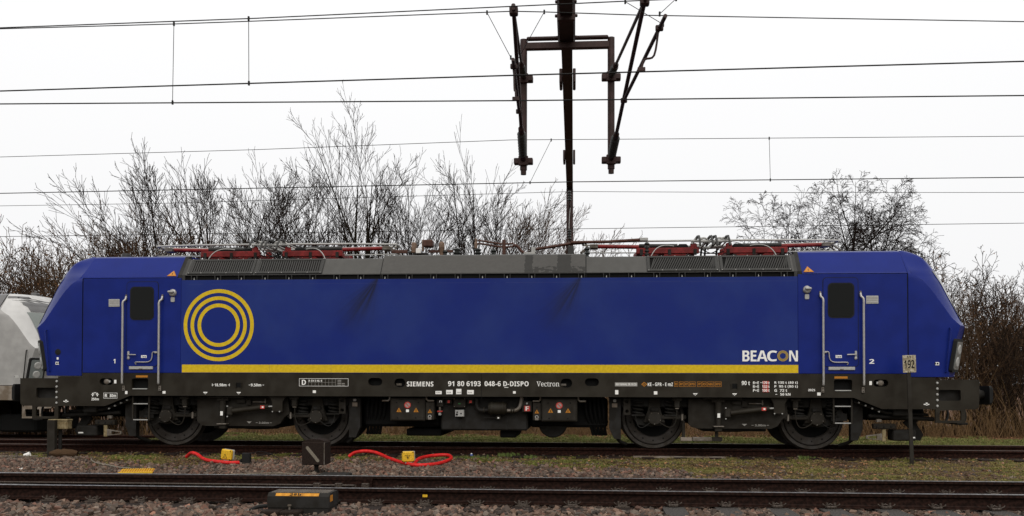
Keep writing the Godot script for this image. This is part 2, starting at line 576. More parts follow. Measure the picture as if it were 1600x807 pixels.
func turnout_track() -> void:
	var t := thing("railway_track", "turnout track with polished rails and point blades in front of the locomotive", "railway track")
	for z in [FRONT_Z + 0.7525, FRONT_Z - 0.7525]:
		rail(t, z, FRONT_Y, -20.0, 20.0, M.rail_rust, M.rail_head)
	# sleepers: dark timber under the points, pale concrete beyond, each with two rail fastenings
	var bw := Mb.new(); bw.box(-0.13, -0.07, -1.32, 0.13, 0.07, 1.32, 0.01)
	var bl := Mb.new(); bl.box(-0.13, -0.07, -1.32, 0.13, 0.07, 2.05, 0.01)
	var bc := Mb.new()
	bc.xf = Transform3D(LAY, Vector3.ZERO)
	bc.prism(P2([[-1.3, -0.1], [1.62, -0.1], [1.62, 0.02], [1.56, 0.055], [0.45, 0.055], [0.3, 0.02], [-0.3, 0.02], [-0.45, 0.055], [-1.24, 0.055], [-1.3, 0.02]]), -0.13, 0.13)
	var mw := bw.mesh(); var ml := bl.mesh(); var mc := bc.mesh()
	var clip := clip_mesh()
	rng.seed = 15
	for i in range(-31, 32):
		var x := 2.97 + i * 0.612 if i >= 0 else 2.97 + i * 0.590
		var conc := i >= 0
		var long := x > -2.2 and x < -0.4
		var o := put("sleeper", mc if conc else (ml if long else mw), M.concrete if conc else M.wood_dark, t)
		o.position = V(x + rng.randf_range(-0.012, 0.012), FRONT_Y - 0.172 - (0.058 if conc else 0.084), FRONT_Z + rng.randf_range(-0.03, 0.03))
		o.rotation.y = rng.randf_range(-0.012, 0.012)
		sleepers.push_back([o.position.x, 0.95 if conc else 0.7])
		for s in [-0.7525, 0.7525]:
			for turn in [0.0, PI]:
				var c := put("rail_fastening", clip, M.clip_steel, o)
				c.position = V(0, 0.060 if conc else 0.072, s)
				c.rotation.y = turn
			if not conc:
				var pl := Mb.new(); pl.box(-0.09, -0.004, -0.17, 0.09, 0.012, 0.17, 0.003)
				var pp := obj("base_plate", pl, M.clip_steel, o)
				pp.position = V(0, 0.072, s)
	# the tongues: slim blades that leave the stock rails towards the frog
	for s in [[-0.7525, 1.0], [0.7525, -1.0]]:
		var b := Mb.new()
		var prev := []
		for k in 41:
			var x := -20.0 + (20.0 - 0.97) * k / 40.0
			var u := (-0.97 - x) / 12.0
			var gap: float = 0.058 + 0.17 * u * u if s[1] > 0 else 0.075 + 0.10 * u
			var wd: float = lerpf(0.014, 0.034, clampf(u * 3.0, 0.0, 1.0))
			var z: float = FRONT_Z + s[0] + s[1] * gap
			var yt: float = FRONT_Y - 0.024 + 0.022 * clampf(u * 2.5, 0.0, 1.0)
			var cur := [V(x, yt, z - wd), V(x, yt, z + wd), V(x, yt - 0.035, z + wd), V(x, yt - 0.045, z + 0.010), V(x, yt - 0.10, z + 0.010), V(x, yt - 0.112, z + 0.052), V(x, yt - 0.128, z + 0.052), V(x, yt - 0.128, z - wd)]
			if k > 0:
				for j in 8:
					b.quad(prev[j], cur[j], cur[(j + 1) % 8], prev[(j + 1) % 8])
			if k == 0 or k == 40:
				for j in range(1, 7): b.tri(cur[0], cur[j], cur[j + 1])
			prev = cur
		obj("point_blade", b, M.rail_rust, t)
		var tp := Mb.new()
		tp.tube([V(-14.0, FRONT_Y - 0.115, FRONT_Z + s[0] + s[1] * 0.19), V(-1.2, FRONT_Y - 0.118, FRONT_Z + s[0] + s[1] * 0.15)], 0.013, 0.013, 8)
		obj("heating_rod", tp, M.clip_steel, t)
	for x in [-1.72, -1.42, -1.05]:
		otube("stretcher_bar", M.dark_steel, t, [V(x, -0.168, FRONT_Z - 0.80), V(x, -0.168, FRONT_Z + 1.25)], 0.018)
		for s in [-0.62, 0.62]:
			obox("rod_bracket", M.clip_steel, t, x - 0.05, -0.165, FRONT_Z + s - 0.04, x + 0.05, -0.10, FRONT_Z + s + 0.04)
	obox("rail_tag", M.yellow_plastic, t, -0.033, -0.112, FRONT_Z + 0.765, 0.028, -0.080, FRONT_Z + 0.772, 0.001)
	# flat steel covers beside the far rail
	obox("cover_plate", M.dark_steel, t, -2.12, -0.185, 4.9, -1.65, -0.118, 5.35, 0.02)
	obox("cover_plate", M.dark_steel, t, -0.05, -0.185, 5.75, 0.62, -0.148, 6.2, 0.02)

# ------------------------------------------------------------------ locomotive bodies
const W := 1.506
# height, x of the side edge (z 1.42), x of the shoulder (z 1.1)
const NOSE := [[1.385, 8.58, 8.76], [1.70, 8.64, 8.82], [2.0, 8.70, 8.88], [2.33, 8.80, 8.965], [2.45, 8.66, 8.90], [2.66, 8.51, 8.80], [2.9, 8.34, 8.68], [3.05, 8.22, 8.61], [3.17, 8.10, 8.55], [3.25, 7.98, 8.50], [3.30, 7.90, 8.475], [3.42, 7.875, 8.395], [3.55, 7.86, 8.29], [3.66, 7.85, 8.17], [3.72, 7.845, 8.06], [3.765, 7.84, 7.94]]

func nose_at(y: float) -> Array:
	for i in NOSE.size() - 1:
		var a: Array = NOSE[i]; var b: Array = NOSE[i + 1]
		if y <= b[0]:
			var t: float = clampf((y - a[0]) / (b[0] - a[0]), 0.0, 1.0)
			var za := 1.455 - 0.02 * t
			var w := W
			if y > 3.30: w = lerpf(1.47, 1.0, (y - 3.30) / 0.465)
			var xa := lerpf(a[1], b[1], t); var xb := lerpf(a[2], b[2], t)
			var zr := clampf(1.46 - (xa - 7.84) * 0.055, 0.0, w)
			var zb := minf(1.1, w - 0.04)
			return [xa, zr, xb, zb, w]
	return [7.84, 1.0, 7.85, 0.96, 1.0]

# a surface through rows of points, normals smoothed inside it
func grid(b: Mb, rows: Array, flip: bool) -> void:
	var nr := rows.size(); var nc: int = rows[0].size()
	var ns := []
	for j in nr:
		var line := []
		for i in nc:
			var du: Vector3 = (rows[j][mini(i + 1, nc - 1)] as Vector3) - (rows[j][maxi(i - 1, 0)] as Vector3)
			var dv: Vector3 = (rows[mini(j + 1, nr - 1)][i] as Vector3) - (rows[maxi(j - 1, 0)][i] as Vector3)
			var m := du.cross(dv).normalized()
			line.push_back(-m if flip else m)
		ns.push_back(line)
	for j in nr - 1:
		for i in nc - 1:
			if flip: b.quads(rows[j][i], rows[j + 1][i], rows[j + 1][i + 1], rows[j][i + 1], ns[j][i], ns[j + 1][i], ns[j + 1][i + 1], ns[j][i + 1])
			else: b.quads(rows[j][i], rows[j][i + 1], rows[j + 1][i + 1], rows[j + 1][i], ns[j][i], ns[j][i + 1], ns[j + 1][i + 1], ns[j + 1][i])

# one row of the front, from the near edge over the middle to the far edge
func front_row(y: float, s: float, off := 0.0, lim := 9.0) -> Array:
	var q := nose_at(y)
	var half := []
	for t in [0.0, 0.12, 0.3, 0.5, 0.75, 1.0]:
		half.push_back(Vector2(lerpf(q[0], q[2], 1.0 - pow(1.0 - t, 1.5)), lerpf(q[1], q[3], t)))
	half.push_back(Vector2(q[2] + 0.14, 0.8)); half.push_back(Vector2(q[2] + 0.27, 0.4)); half.push_back(Vector2(q[2] + 0.31, 0.0))
	var out := []
	for p in half: if p.y <= lim: out.push_back(V(s * (p.x + off), y, p.y))
	for k in range(half.size() - 2, -1, -1): if half[k].y <= lim: out.push_back(V(s * (half[k].x + off), y, -half[k].y))
	return out

func cab_nose(parent: Node, s: float, side_m: Material, edge_m: Material, low_m: Material, glass_m: Material, lamp_m: Material) -> Node3D:
	var n: MeshInstance3D
	for f in [1.0, -1.0]:
		var b := Mb.new()
		var rows := []
		for k in 34:
			var y := lerpf(1.385, 3.765, k / 33.0)
			var q := nose_at(y)
			var row := []
			for t in [0.0, 0.5, 1.0]:
				row.push_back(V(s * lerpf(7.84, q[0], t), y, f * lerpf(q[4], q[1], t)))
			rows.push_back(row)
		grid(b, rows, s * f < 0.0)
		if f > 0: n = obj("cab_nose", b, side_m, parent)
		else: obj("far_cheek", b, side_m, n)
	var up := Mb.new()
	var rows := []
	for k in 30: rows.push_back(front_row(lerpf(2.33, 3.765, k / 29.0), s))
	grid(up, rows, s < 0.0)
	obj("upper_front", up, edge_m, n)
	var lo := Mb.new()
	rows = []
	for k in 8: rows.push_back(front_row(lerpf(1.385, 2.33, k / 7.0), s))
	grid(lo, rows, s < 0.0)
	var fr: Array = front_row(1.385, s)
	for k in range(1, fr.size() - 1): lo.tri(fr[0], fr[k], fr[k + 1])
	obj("lower_front", lo, low_m, n)
	var g := Mb.new()
	rows = []
	for k in 14: rows.push_back(front_row(lerpf(2.42, 3.36 if side_m == M.blue else 3.27, k / 13.0), s, 0.012, 1.2))
	grid(g, rows, s < 0.0)
	obj("windscreen", g, glass_m, n)
	var band := Mb.new()
	rows = []
	for k in 4: rows.push_back(front_row(lerpf(2.02 if side_m == M.blue else 1.78, 2.31, k / 3.0), s, 0.010, 0.95 if side_m == M.blue else 1.12))
	grid(band, rows, s < 0.0)
	obj("front_band", band, M.rubber, n)
	for f in [1.0, -1.0]:
		# headlight unit wrapped round the corner
		var a := V(s * 8.655, 1.78, f * 1.435); var c := V(s * 8.88, 1.78, f * 1.10)
		var t := (c - a).normalized()
		var up3 := V(s * 0.17, 1.0, 0).normalized()
		var no := (t.cross(up3)).normalized()
		if no.x * s < 0.0: no = -no
		var fx := Transform3D(Basis(t, up3, no), (a + c) / 2.0)
		if fx.basis.determinant() < 0.0: fx.basis = Basis(-t, up3, no)
		var h := Mb.new(); h.xf = fx
		h.prism(rrect(-0.23, -0.31, 0.20, 0.31, 0.05), -0.03, 0.035)
		obj("headlight_frame", h, M.rubber, n)
		var gl := Mb.new(); gl.xf = fx
		gl.prism(rrect(-0.185, -0.26, 0.155, 0.26, 0.04), 0.03, 0.045)
		obj("headlight_cover", gl, lamp_m, n)
		for yy in [0.11, -0.12]:
			olathe("headlight", M.pale_steel, n, [Vector2(0.0, 0.012), Vector2(0.075, 0.014), Vector2(0.095, 0.004), Vector2(0.1, -0.004)], fx * V(-0.01, yy, 0.045), no, 18)
		# grab rail beside it
		otube("grab_rail", M.blue if side_m == M.blue else M.dark_steel, n, [V(s * 8.60, 2.28, f * 1.435), V(s * 8.605, 2.27, f * 1.475), V(s * 8.53, 1.48, f * 1.475), V(s * 8.52, 1.47, f * 1.435)], 0.014)
	return n

func body_paint() -> void:
	# machine-room side: dark blue film with rain marks, faint streaks and two oily soot fans under the roof edge
	var f := FastNoiseLite.new(); f.seed = 77; f.frequency = 0.01; f.fractal_octaves = 5
	var g := FastNoiseLite.new(); g.seed = 5; g.frequency = 0.05; g.fractal_octaves = 4
	var im := Image.create(1536, 256, false, Image.FORMAT_RGB8)
	for j in 256:
		var y := lerpf(3.245, 1.44, j / 255.0)
		for i in 1536:
			var x := lerpf(-5.85, 5.85, i / 1535.0)
			# dusty film in blotches, the same in every direction
			var film := clampf(0.3 + 1.4 * f.get_noise_2d(x * 55.0, y * 55.0), 0.0, 1.0)
			var grime := 0.5 + 0.5 * g.get_noise_2d(x * 90.0, y * 90.0)
			var c := Color(0.0085, 0.0220, 0.172).lerp(Color(0.016, 0.034, 0.182), film).lerp(Color(0.014, 0.022, 0.120), 0.22 * grime)
			# two oily soot fans, each spreading from a drip point at a roof joint
			var soot := 0.0
			for st in [[-1.98, 1.0], [1.88, 0.8]]:
				var from := Vector2(x - st[0], y - 3.30)
				var r := from.length()
				var e := (from.angle() - deg_to_rad(-122.0)) / 0.34
				var fan: float = exp(-e * e) * clampf(1.15 - r * 0.85, 0.0, 1.0) * st[1]
				fan *= 0.7 + 0.7 * g.get_noise_2d(from.angle() * 160.0, r * 12.0)
				soot = maxf(soot, fan)
			c = c.lerp(Color(0.013, 0.013, 0.020), clampf(soot * 1.2, 0.0, 0.9))
			# the faint long seam of the film
			if j == 11 and f.get_noise_2d(i * 1.5, 900.0) > -0.15: c = c.lerp(Color(0.05, 0.06, 0.18), 0.5)
			im.set_pixel(i, j, c.linear_to_srgb())
	M.blue_side.albedo_texture = ImageTexture.create_from_image(im)
	# roof cowl: dry grey paint with sharp-edged wet and oily patches
	var im2 := Image.create(1024, 64, false, Image.FORMAT_RGB8)
	for j in 64:
		var v := j / 63.0
		for i in 1024:
			var x := lerpf(-1.95, 1.95, i / 1023.0)
			var k := 1.0 + 0.10 * f.get_noise_2d(i * 1.2, j * 6.0) + 0.10 * g.get_noise_2d(i * 0.8, j * 2.0)
			var c := Color(0.068, 0.066, 0.063) * k
			var wob := 0.03 * f.get_noise_2d(j * 9.0, 30.0)
			var wet := (x > 0.80 + wob and x < 0.95 + wob) or (x > 1.42 + wob and x < 1.68 + wob)
			if v > 0.66 + 0.10 * f.get_noise_2d(i * 2.2, 77.0) and x > 0.8 and x < 1.95 and g.get_noise_2d(i * 0.6, j * 1.6) > -0.18: wet = true
			if wet: c = c * 0.42
			im2.set_pixel(i, j, c.linear_to_srgb())
	M.roof_side.albedo_texture = ImageTexture.create_from_image(im2)

func uv_wall(parent: Node, called: String, m: Material, x0: float, x1: float, low: Vector2, high: Vector2) -> MeshInstance3D:
	# a wall strip between two lines (z, y), with its picture stretched over it
	var b := Mb.new()
	b.quad(V(x0, low.y, low.x), V(x1, low.y, low.x), V(x1, high.y, high.x), V(x0, high.y, high.x))
	# order of vertices per tri: a, c, b
	b.uv = PackedVector2Array([Vector2(0, 1), Vector2(1, 0), Vector2(1, 1), Vector2(0, 1), Vector2(0, 0), Vector2(1, 0)])
	return obj(called, b, m, parent)

func xprism(called: String, m: Material, parent: Node, poly: Array, x0: float, x1: float) -> MeshInstance3D:
	var b := Mb.new()
	b.xf = Transform3D(LAY, Vector3.ZERO)
	b.prism(P2(poly), -x1, -x0)
	return obj(called, b, m, parent)

func triangle_sign(parent: Node, x: float, y: float, z: float, w: float, tilt := 0.0) -> void:
	var fx := Transform3D(Basis(Vector3.RIGHT, tilt), V(x, y, z))
	var b := Mb.new(); b.xf = fx
	b.prism(P2([[-w / 2, 0], [w / 2, 0], [0, w * 0.87]]), 0.0, 0.004)
	var o := obj("warning_triangle", b, M.orange_print, parent)
	var c := Mb.new(); c.xf = fx
	c.prism(P2([[-w * 0.40, w * 0.045], [w * 0.40, w * 0.045], [0, w * 0.77]]), 0.003, 0.006)
	obj("triangle_face", c, M.amber, o)
	var d := Mb.new(); d.xf = fx
	d.prism(P2([[-w * 0.02, w * 0.10], [w * 0.07, w * 0.33], [w * 0.0, w * 0.32], [w * 0.05, w * 0.56], [-w * 0.07, w * 0.29], [w * 0.0, w * 0.30]]), 0.006, 0.008)
	obj("lightning_bolt", d, M.black_print, o)

func decal(called: String, m: Material, parent: Node, x0: float, y0: float, x1: float, y1: float, z := 1.5062) -> MeshInstance3D:
	return obox(called, m, parent, x0, y0, z, x1, y1, z + 0.0025, 0.0)

func ribbed(h: float, r: float, ribs: int, core := 0.6) -> Array:
	var p := [Vector2(r * core * 0.9, 0)]
	for i in ribs:
		var a := h * (i + 0.15) / ribs; var b := h * (i + 0.5) / ribs; var c := h * (i + 0.6) / ribs; var d := h * (i + 0.95) / ribs
		p.append_array([Vector2(r * core, a), Vector2(r, b), Vector2(r, c), Vector2(r * core, d)])
	p.append_array([Vector2(r * core * 0.8, h), Vector2(0, h)])
	return p

func pantograph(parent: Node, cx: float, s: float) -> void:
	# folded down; s = +1: the knee lies towards -x
	var p := Node3D.new()
	p.name = "pantograph"
	parent.add_child(p, true)
	var X := func(x: float) -> float: return cx - s * x
	var b := Mb.new()
	for z in [-0.42, 0.42]:
		b.box(X.call(0.22), 3.815, z - 0.05, X.call(1.45), 3.93, z + 0.05, 0.01)
		b.box(X.call(0.26), 3.90, z - 0.04, X.call(0.38), 4.02, z + 0.04, 0.02)
	for x in [0.35, 0.95, 1.38]: b.box(X.call(x - 0.06), 3.80, -0.42, X.call(x + 0.06), 3.90, 0.42, 0.01)
	obj("base_frame", b, M.red_paint, p)
	otube("lower_arm", M.red_paint, p, [V(X.call(0.5), 3.99, 0), V(X.call(0.9), 4.0, 0), V(X.call(2.28), 4.03, 0)], 0.040, 12)
	obox("air_spring", M.rubber, p, X.call(0.42), 3.93, -0.12, X.call(0.62), 4.03, 0.30, 0.03)
	for x in [0.30, 0.80, 1.35]: obox("frame_bracket", M.dark_steel, p, X.call(x) - 0.03, 3.78, 0.47, X.call(x) + 0.03, 3.90, 0.49, 0.004)
	otube("drive_cylinder", M.grille_grey, p, [V(X.call(0.62), 4.0, 0.2), V(X.call(1.38), 4.005, 0.2)], 0.042, 12)
	var u := Mb.new()
	u.tube([V(X.call(2.50), 4.085, 0.16), V(X.call(1.6), 4.085, 0.30), V(X.call(0.1), 4.075, 0.42)], 0.021, 0.019, 8)
	u.tube([V(X.call(2.50), 4.085, -0.16), V(X.call(1.6), 4.085, -0.30), V(X.call(0.1), 4.075, -0.42)], 0.021, 0.019, 8)
	u.tube([V(X.call(2.50), 4.085, 0.17), V(X.call(2.50), 4.085, -0.17)], 0.024, 0.024, 8)
	u.tube([V(X.call(0.3), 4.076, 0.42), V(X.call(0.3), 4.076, -0.42)], 0.016, 0.016, 6)
	obj("upper_arm", u, M.pale_steel, p)
	var k := Mb.new()
	for z in [-0.12, 0.12]:
		k.tube([V(X.call(2.46), 4.08, z), V(X.call(2.40), 4.01, z), V(X.call(2.56), 3.885, z)], 0.020, 0.016, 6)
	k.box(X.call(2.20), 3.98, -0.14, X.call(2.36), 4.06, 0.14, 0.01)
	obj("knee_joint", k, M.worn_steel, p)
	otube("coupling_rod", M.pale_steel, p, [V(X.call(2.54), 3.89, 0.10), V(X.call(1.4), 3.865, 0.22)], 0.013, 6)
	# collector head: two carbon strips across the track with bent horns
	for x in [0.02, -0.30]:
		var h := Mb.new()
		var path := []
		for q in [[-0.98, 3.88], [-0.92, 3.98], [-0.80, 4.06], [-0.62, 4.10], [0.62, 4.10], [0.80, 4.06], [0.92, 3.98], [0.98, 3.88]]: path.push_back(V(X.call(x), q[1] + 0.02, q[0]))
		h.tube(smooth(path, 4), 0.022, 0.022, 8)
		h.box(X.call(x) - 0.025, 4.125, -0.60, X.call(x) + 0.025, 4.15, 0.60, 0.008)
		obj("collector_strip", h, M.grille_grey, p)
	var hg := Mb.new()
	for z in [-0.46, 0.46]:
		hg.tube([V(X.call(0.24), 4.06, z), V(X.call(-0.12), 4.045, z), V(X.call(-0.42), 4.06, z)], 0.026, 0.026, 8)
		hg.tube(bez(V(X.call(0.36), 4.0, z), V(X.call(0.30), 4.14, z), V(X.call(0.18), 4.16, z), V(X.call(0.14), 4.05, z), 8), 0.020, 0.020, 6)
		hg.tube(bez(V(X.call(-0.06), 4.0, z), V(X.call(-0.10), 4.16, z), V(X.call(-0.24), 4.14, z), V(X.call(-0.28), 4.04, z), 8), 0.020, 0.020, 6)
	hg.tube([V(X.call(-0.12), 4.04, -0.46), V(X.call(-0.12), 4.04, 0.46)], 0.022, 0.022, 8)
	obj("head_spring_carrier", hg, M.pale_steel, p)
	for q in [[0.42, 0.42], [0.42, -0.42], [1.28, 0.0]]:
		olathe("insulator", M.insulator, p, ribbed(0.20, 0.062, 4), V(X.call(q[0]), 3.60, q[1]), Vector3.UP, 12)
	otube("air_hose", M.pale_steel, p, bez(V(X.call(0.72), 3.955, 0.5), V(X.call(0.95), 3.99, 0.62), V(X.call(1.12), 3.93, 0.72), V(X.call(1.20), 3.66, 0.75), 10), 0.010, 6)
	otube("jumper_cable", M.rubber, p, bez(V(X.call(0.15), 3.92, 0.3), V(X.call(0.0), 3.80, 0.35), V(X.call(-0.10), 3.80, 0.4), V(X.call(-0.26), 3.86, 0.35), 8), 0.012, 6)

func roof_gear(l: Node) -> void:
	# high-voltage line on the middle of the roof
	var Z := 0.45
	for a in [[-0.62, 3.96, 0.085, 5], [-0.20, 3.95, 0.075, 5], [0.11, 3.93, 0.065, 4], [-0.86, 3.92, 0.06, 4], [1.98, 3.96, 0.06, 4]]:
		olathe("post_insulator", M.insulator, l, ribbed(a[1] - 3.62, a[2], a[3]), V(a[0], 3.62, Z), Vector3.UP, 14)
	obox("switch_housing", M.beige_paint, l, -1.53, 3.86, Z - 0.1, -1.44, 4.07, Z + 0.1, 0.01)
	obox("switch_housing", M.brown_paint, l, -1.30, 3.98, Z - 0.12, -1.10, 4.12, Z + 0.12, 0.02)
	obox("clamp", M.beige_paint, l, -1.33, 3.90, Z - 0.03, -1.29, 4.13, Z + 0.03, 0.006)
	obox("terminal_block", M.litter_white, l, -1.43, 3.84, Z + 0.10, -1.33, 3.94, Z + 0.16, 0.01)
	obox("switch_base", M.dark_steel, l, -1.50, 3.62, Z - 0.15, -1.20, 3.86, Z + 0.1, 0.015)
	obox("busbar", M.brown_paint, l, -1.20, 3.87, Z - 0.012, -0.70, 3.925, Z + 0.012, 0.004)
	obox("busbar", M.brown_paint, l, -1.95, 3.86, Z - 0.03, -1.62, 3.93, Z + 0.03, 0.01)
	olathe("voltage_transformer", M.beige_paint, l, [Vector2(0.04, 3.80), Vector2(0.055, 3.95), Vector2(0.062, 3.97), Vector2(0.058, 4.06), Vector2(0.03, 4.09), Vector2(0, 4.09)], V(-0.93, 0, Z), Vector3.UP, 14)
	olathe("insulator_cap", M.beige_paint, l, [Vector2(0.03, 0), Vector2(0.035, 0.1), Vector2(0.022, 0.13), Vector2(0.022, 0.2), Vector2(0, 0.2)], V(-0.24, 3.95, Z), Vector3.UP, 10)
	for y in [4.045, 3.985]:
		var bz := bez(V(-0.20, y + 0.06, Z), V(0.05, y + 0.05, Z), V(0.25, y - 0.05, Z), V(0.52, y, Z), 8)
		otube("busbar", M.brown_paint, l, bz, 0.020, 6)
	obox("post", M.brown_paint, l, 0.29, 3.62, Z - 0.05, 0.36, 4.12, Z + 0.03, 0.01)
	otube("cable", M.brown_paint, l, bez(V(0.50, 4.0, Z), V(0.66, 4.03, Z), V(0.58, 3.86, Z), V(0.82, 3.83, Z), 10), 0.030, 8)
	otube("cable", M.dark_steel, l, bez(V(0.32, 3.96, Z), V(0.5, 3.98, Z), V(0.42, 3.7, Z), V(0.48, 3.62, Z), 8), 0.012, 6)
	obox("terminal_plate", M.pale_steel, l, 0.72, 3.815, Z - 0.05, 0.95, 3.86, Z + 0.05, 0.006)
	obox("terminal_plate", M.pale_steel, l, 0.87, 3.86, Z - 0.02, 0.96, 3.96, Z + 0.02, 0.006)
	var br := Mb.new()
	br.tube([V(0.95, 3.92, Z), V(1.66, 4.03, Z), V(1.92, 4.045, Z)], 0.030, 0.030, 4)
	obj("busbar", br, M.brown_paint, l)
	obox("support_post", M.grille_grey, l, 1.60, 3.62, Z - 0.06, 1.72, 3.98, Z + 0.06, 0.01)
	otube("busbar", M.brown_paint, l, [V(1.66, 4.05, Z + 0.02), V(2.4, 4.06, Z), V(3.12, 4.10, Z)], 0.032, 6)
	obox("terminal_plate", M.pale_steel, l, 3.02, 4.07, Z - 0.03, 3.18, 4.13, Z + 0.05, 0.006)
	olathe("post_insulator", M.insulator, l, ribbed(0.42, 0.055, 6), V(3.16, 3.62, Z), Vector3.UP, 12)
	olathe("post_insulator", M.insulator, l, ribbed(0.36, 0.055, 5), V(-1.56, 3.55, Z), Vector3.UP, 12)
	olathe("aerial", M.grille_grey, l, [Vector2(0.20, 0), Vector2(0.19, 0.05), Vector2(0.11, 0.10), Vector2(0, 0.105)], V(7.35, 3.77, 0.2), Vector3.UP, 16)
	olathe("aerial", M.grille_grey, l, [Vector2(0.10, 0), Vector2(0.09, 0.14), Vector2(0.08, 0.16), Vector2(0, 0.16)], V(-7.55, 3.76, 0.3), Vector3.UP, 12)

func roof_cowl(l: Node) -> void:
	for f in [1.0, -1.0]:
		var slope := [Vector2(1.462, 3.345), Vector2(1.185, 3.665)]
		for a in [[-5.82, -1.965, 3.665, 1.185], [1.965, 5.82, 3.665, 1.185]]:
			xprism("cowl_panel", M.roof_grey, l, [[f * 1.462, 3.33], [f * 1.462, 3.345], [f * 1.19, 3.66], [f * 1.15, 3.675], [f * 1.10, 3.675], [f * 1.10, 3.33]], a[0], a[1])
		xprism("cowl_panel", M.roof_grey, l, [[f * 1.46, 3.33], [f * 1.46, 3.343], [f * 1.158, 3.718], [f * 1.11, 3.737], [f * 1.05, 3.737], [f * 1.05, 3.33]], -1.95, 1.95)
		if f > 0: uv_wall(l, "cowl_skin", M.roof_side, -1.948, 1.948, Vector2(1.463, 3.345), Vector2(1.163, 3.717))
		# joint straps at the two section ends
		for x in [-1.958, 1.958]:
			xprism("cowl_joint", M.rubber, l, [[f * 1.455, 3.25], [f * 1.455, 3.345], [f * 1.16, 3.68], [f * 1.05, 3.68], [f * 1.05, 3.25]], x - 0.007, x + 0.007)
		# end cowls against the cab roofs
		for s in [-1.0, 1.0]:
			xprism("cowl_end", M.roof_dark, l, [[f * 1.475, 3.235], [f * 1.475, 3.34], [f * 1.12, 3.74], [f * 1.0, 3.765], [f * 1.0, 3.3]], minf(s * 5.86, s * 5.935), maxf(s * 5.86, s * 5.935))
			xprism("cowl_end", M.grille_grey, l, [[f * 1.468, 3.24], [f * 1.468, 3.342], [f * 1.165, 3.69], [f * 1.05, 3.69], [f * 1.05, 3.3]], minf(s * 5.80, s * 5.86), maxf(s * 5.80, s * 5.86))
		# gutter pockets under the cowl
		obox("gutter", M.black, l, -5.80, 3.236, f * 1.36, 5.80, 3.335, f * 1.425, 0.0)
		obox("gutter_lip", M.frame_grey, l, -5.80, 3.232, f * 1.425, 5.80, 3.242, f * 1.475, 0.002)
		var br := Mb.new(); var bt := Mb.new()
		for k in 25:
			var x := -5.62 + k * 11.24 / 24.0
			for dx in [-0.055, 0.055]: br.box(x + dx - 0.006, 3.242, f * 1.425, x + dx + 0.006, 3.33, f * 1.462, 0.0)
			bt.box(x - 0.010, 3.243, f * 1.44, x + 0.010, 3.265, f * 1.466, 0.004)
			bt.box(x - 0.004, 3.265, f * 1.444, x + 0.004, 3.285, f * 1.460, 0.0)
		var o := obj("gutter_brackets", br, M.grille_grey, l); o.set_meta("kind", "stuff")
		o = obj("gutter_bolts", bt, M.pale_steel, l); o.set_meta("kind", "stuff")
		# louvred intake grilles, laid on the slope
		for g in [[-5.76, -4.455], [-4.425, -3.10], [3.10, 4.425], [4.455, 5.76]]:
			var ux := Vector3.RIGHT
			var uy := (V(0, 3.66, f * 1.19) - V(0, 3.345, f * 1.462)).normalized()
			var fx := Transform3D(Basis(ux, uy, ux.cross(uy)), V(0, 3.345, f * 1.462))
			var z1 := 0.03 if f > 0 else -0.03
			var fr := Mb.new(); fr.xf = fx
			var hgt := 0.415
			fr.box(g[0], 0.0, 0, g[1], 0.055, z1, 0.008); fr.box(g[0], hgt - 0.05, 0, g[1], hgt, z1, 0.008)
			fr.box(g[0], 0.0, 0, g[0] + 0.06, hgt, z1 * 0.95, 0.008); fr.box(g[1] - 0.06, 0.0, 0, g[1], hgt, z1 * 0.95, 0.008)
			var gr := obj("intake_grille", fr, M.grille_grey, l)
			var bk := Mb.new(); bk.xf = fx
			bk.box(g[0] + 0.05, 0.05, 0.001 * signf(z1), g[1] - 0.05, hgt - 0.045, z1 * 0.12, 0.0)
			obj("grille_back", bk, M.black, gr)
			var sl := Mb.new(); sl.xf = fx
			var x: float = g[0] + 0.02
			var lean := 0.06 if g[0] < 0 else -0.06
			while x < g[1] - 0.07:
				var xa: float = clampf(x, g[0] + 0.062, g[1] - 0.075); var xb: float = clampf(x - lean + 0.06, g[0] + 0.062, g[1] - 0.075)
				sl.quad(V(xa, 0.055, z1 * 0.75), V(xa + 0.022, 0.055, z1 * 0.5), V(xb + 0.022, hgt - 0.05, z1 * 0.5), V(xb, hgt - 0.05, z1 * 0.75))
				sl.quad(V(xa, 0.055, z1 * 0.15), V(xa, 0.055, z1 * 0.75), V(xb, hgt - 0.05, z1 * 0.75), V(xb, hgt - 0.05, z1 * 0.15))
				x += 0.044
			o = obj("grille_slats", sl, M.grille_grey, gr); o.set_meta("kind", "stuff")
			var bo := Mb.new(); bo.xf = fx
			for k in 6:
				for yy in [0.014, hgt - 0.012]:
					bo.box(lerpf(g[0] + 0.03, g[1] - 0.03, k / 5.0) - 0.008, yy - 0.008, z1 * 0.9, lerpf(g[0] + 0.03, g[1] - 0.03, k / 5.0) + 0.008, yy + 0.008, z1 * 1.2, 0.002)
			o = obj("grille_bolts", bo, M.steel, gr); o.set_meta("kind", "stuff")
	obox("roof_deck", M.roof_dark, l, -5.93, 3.50, -1.10, 5.93, 3.62, 1.10, 0.0)

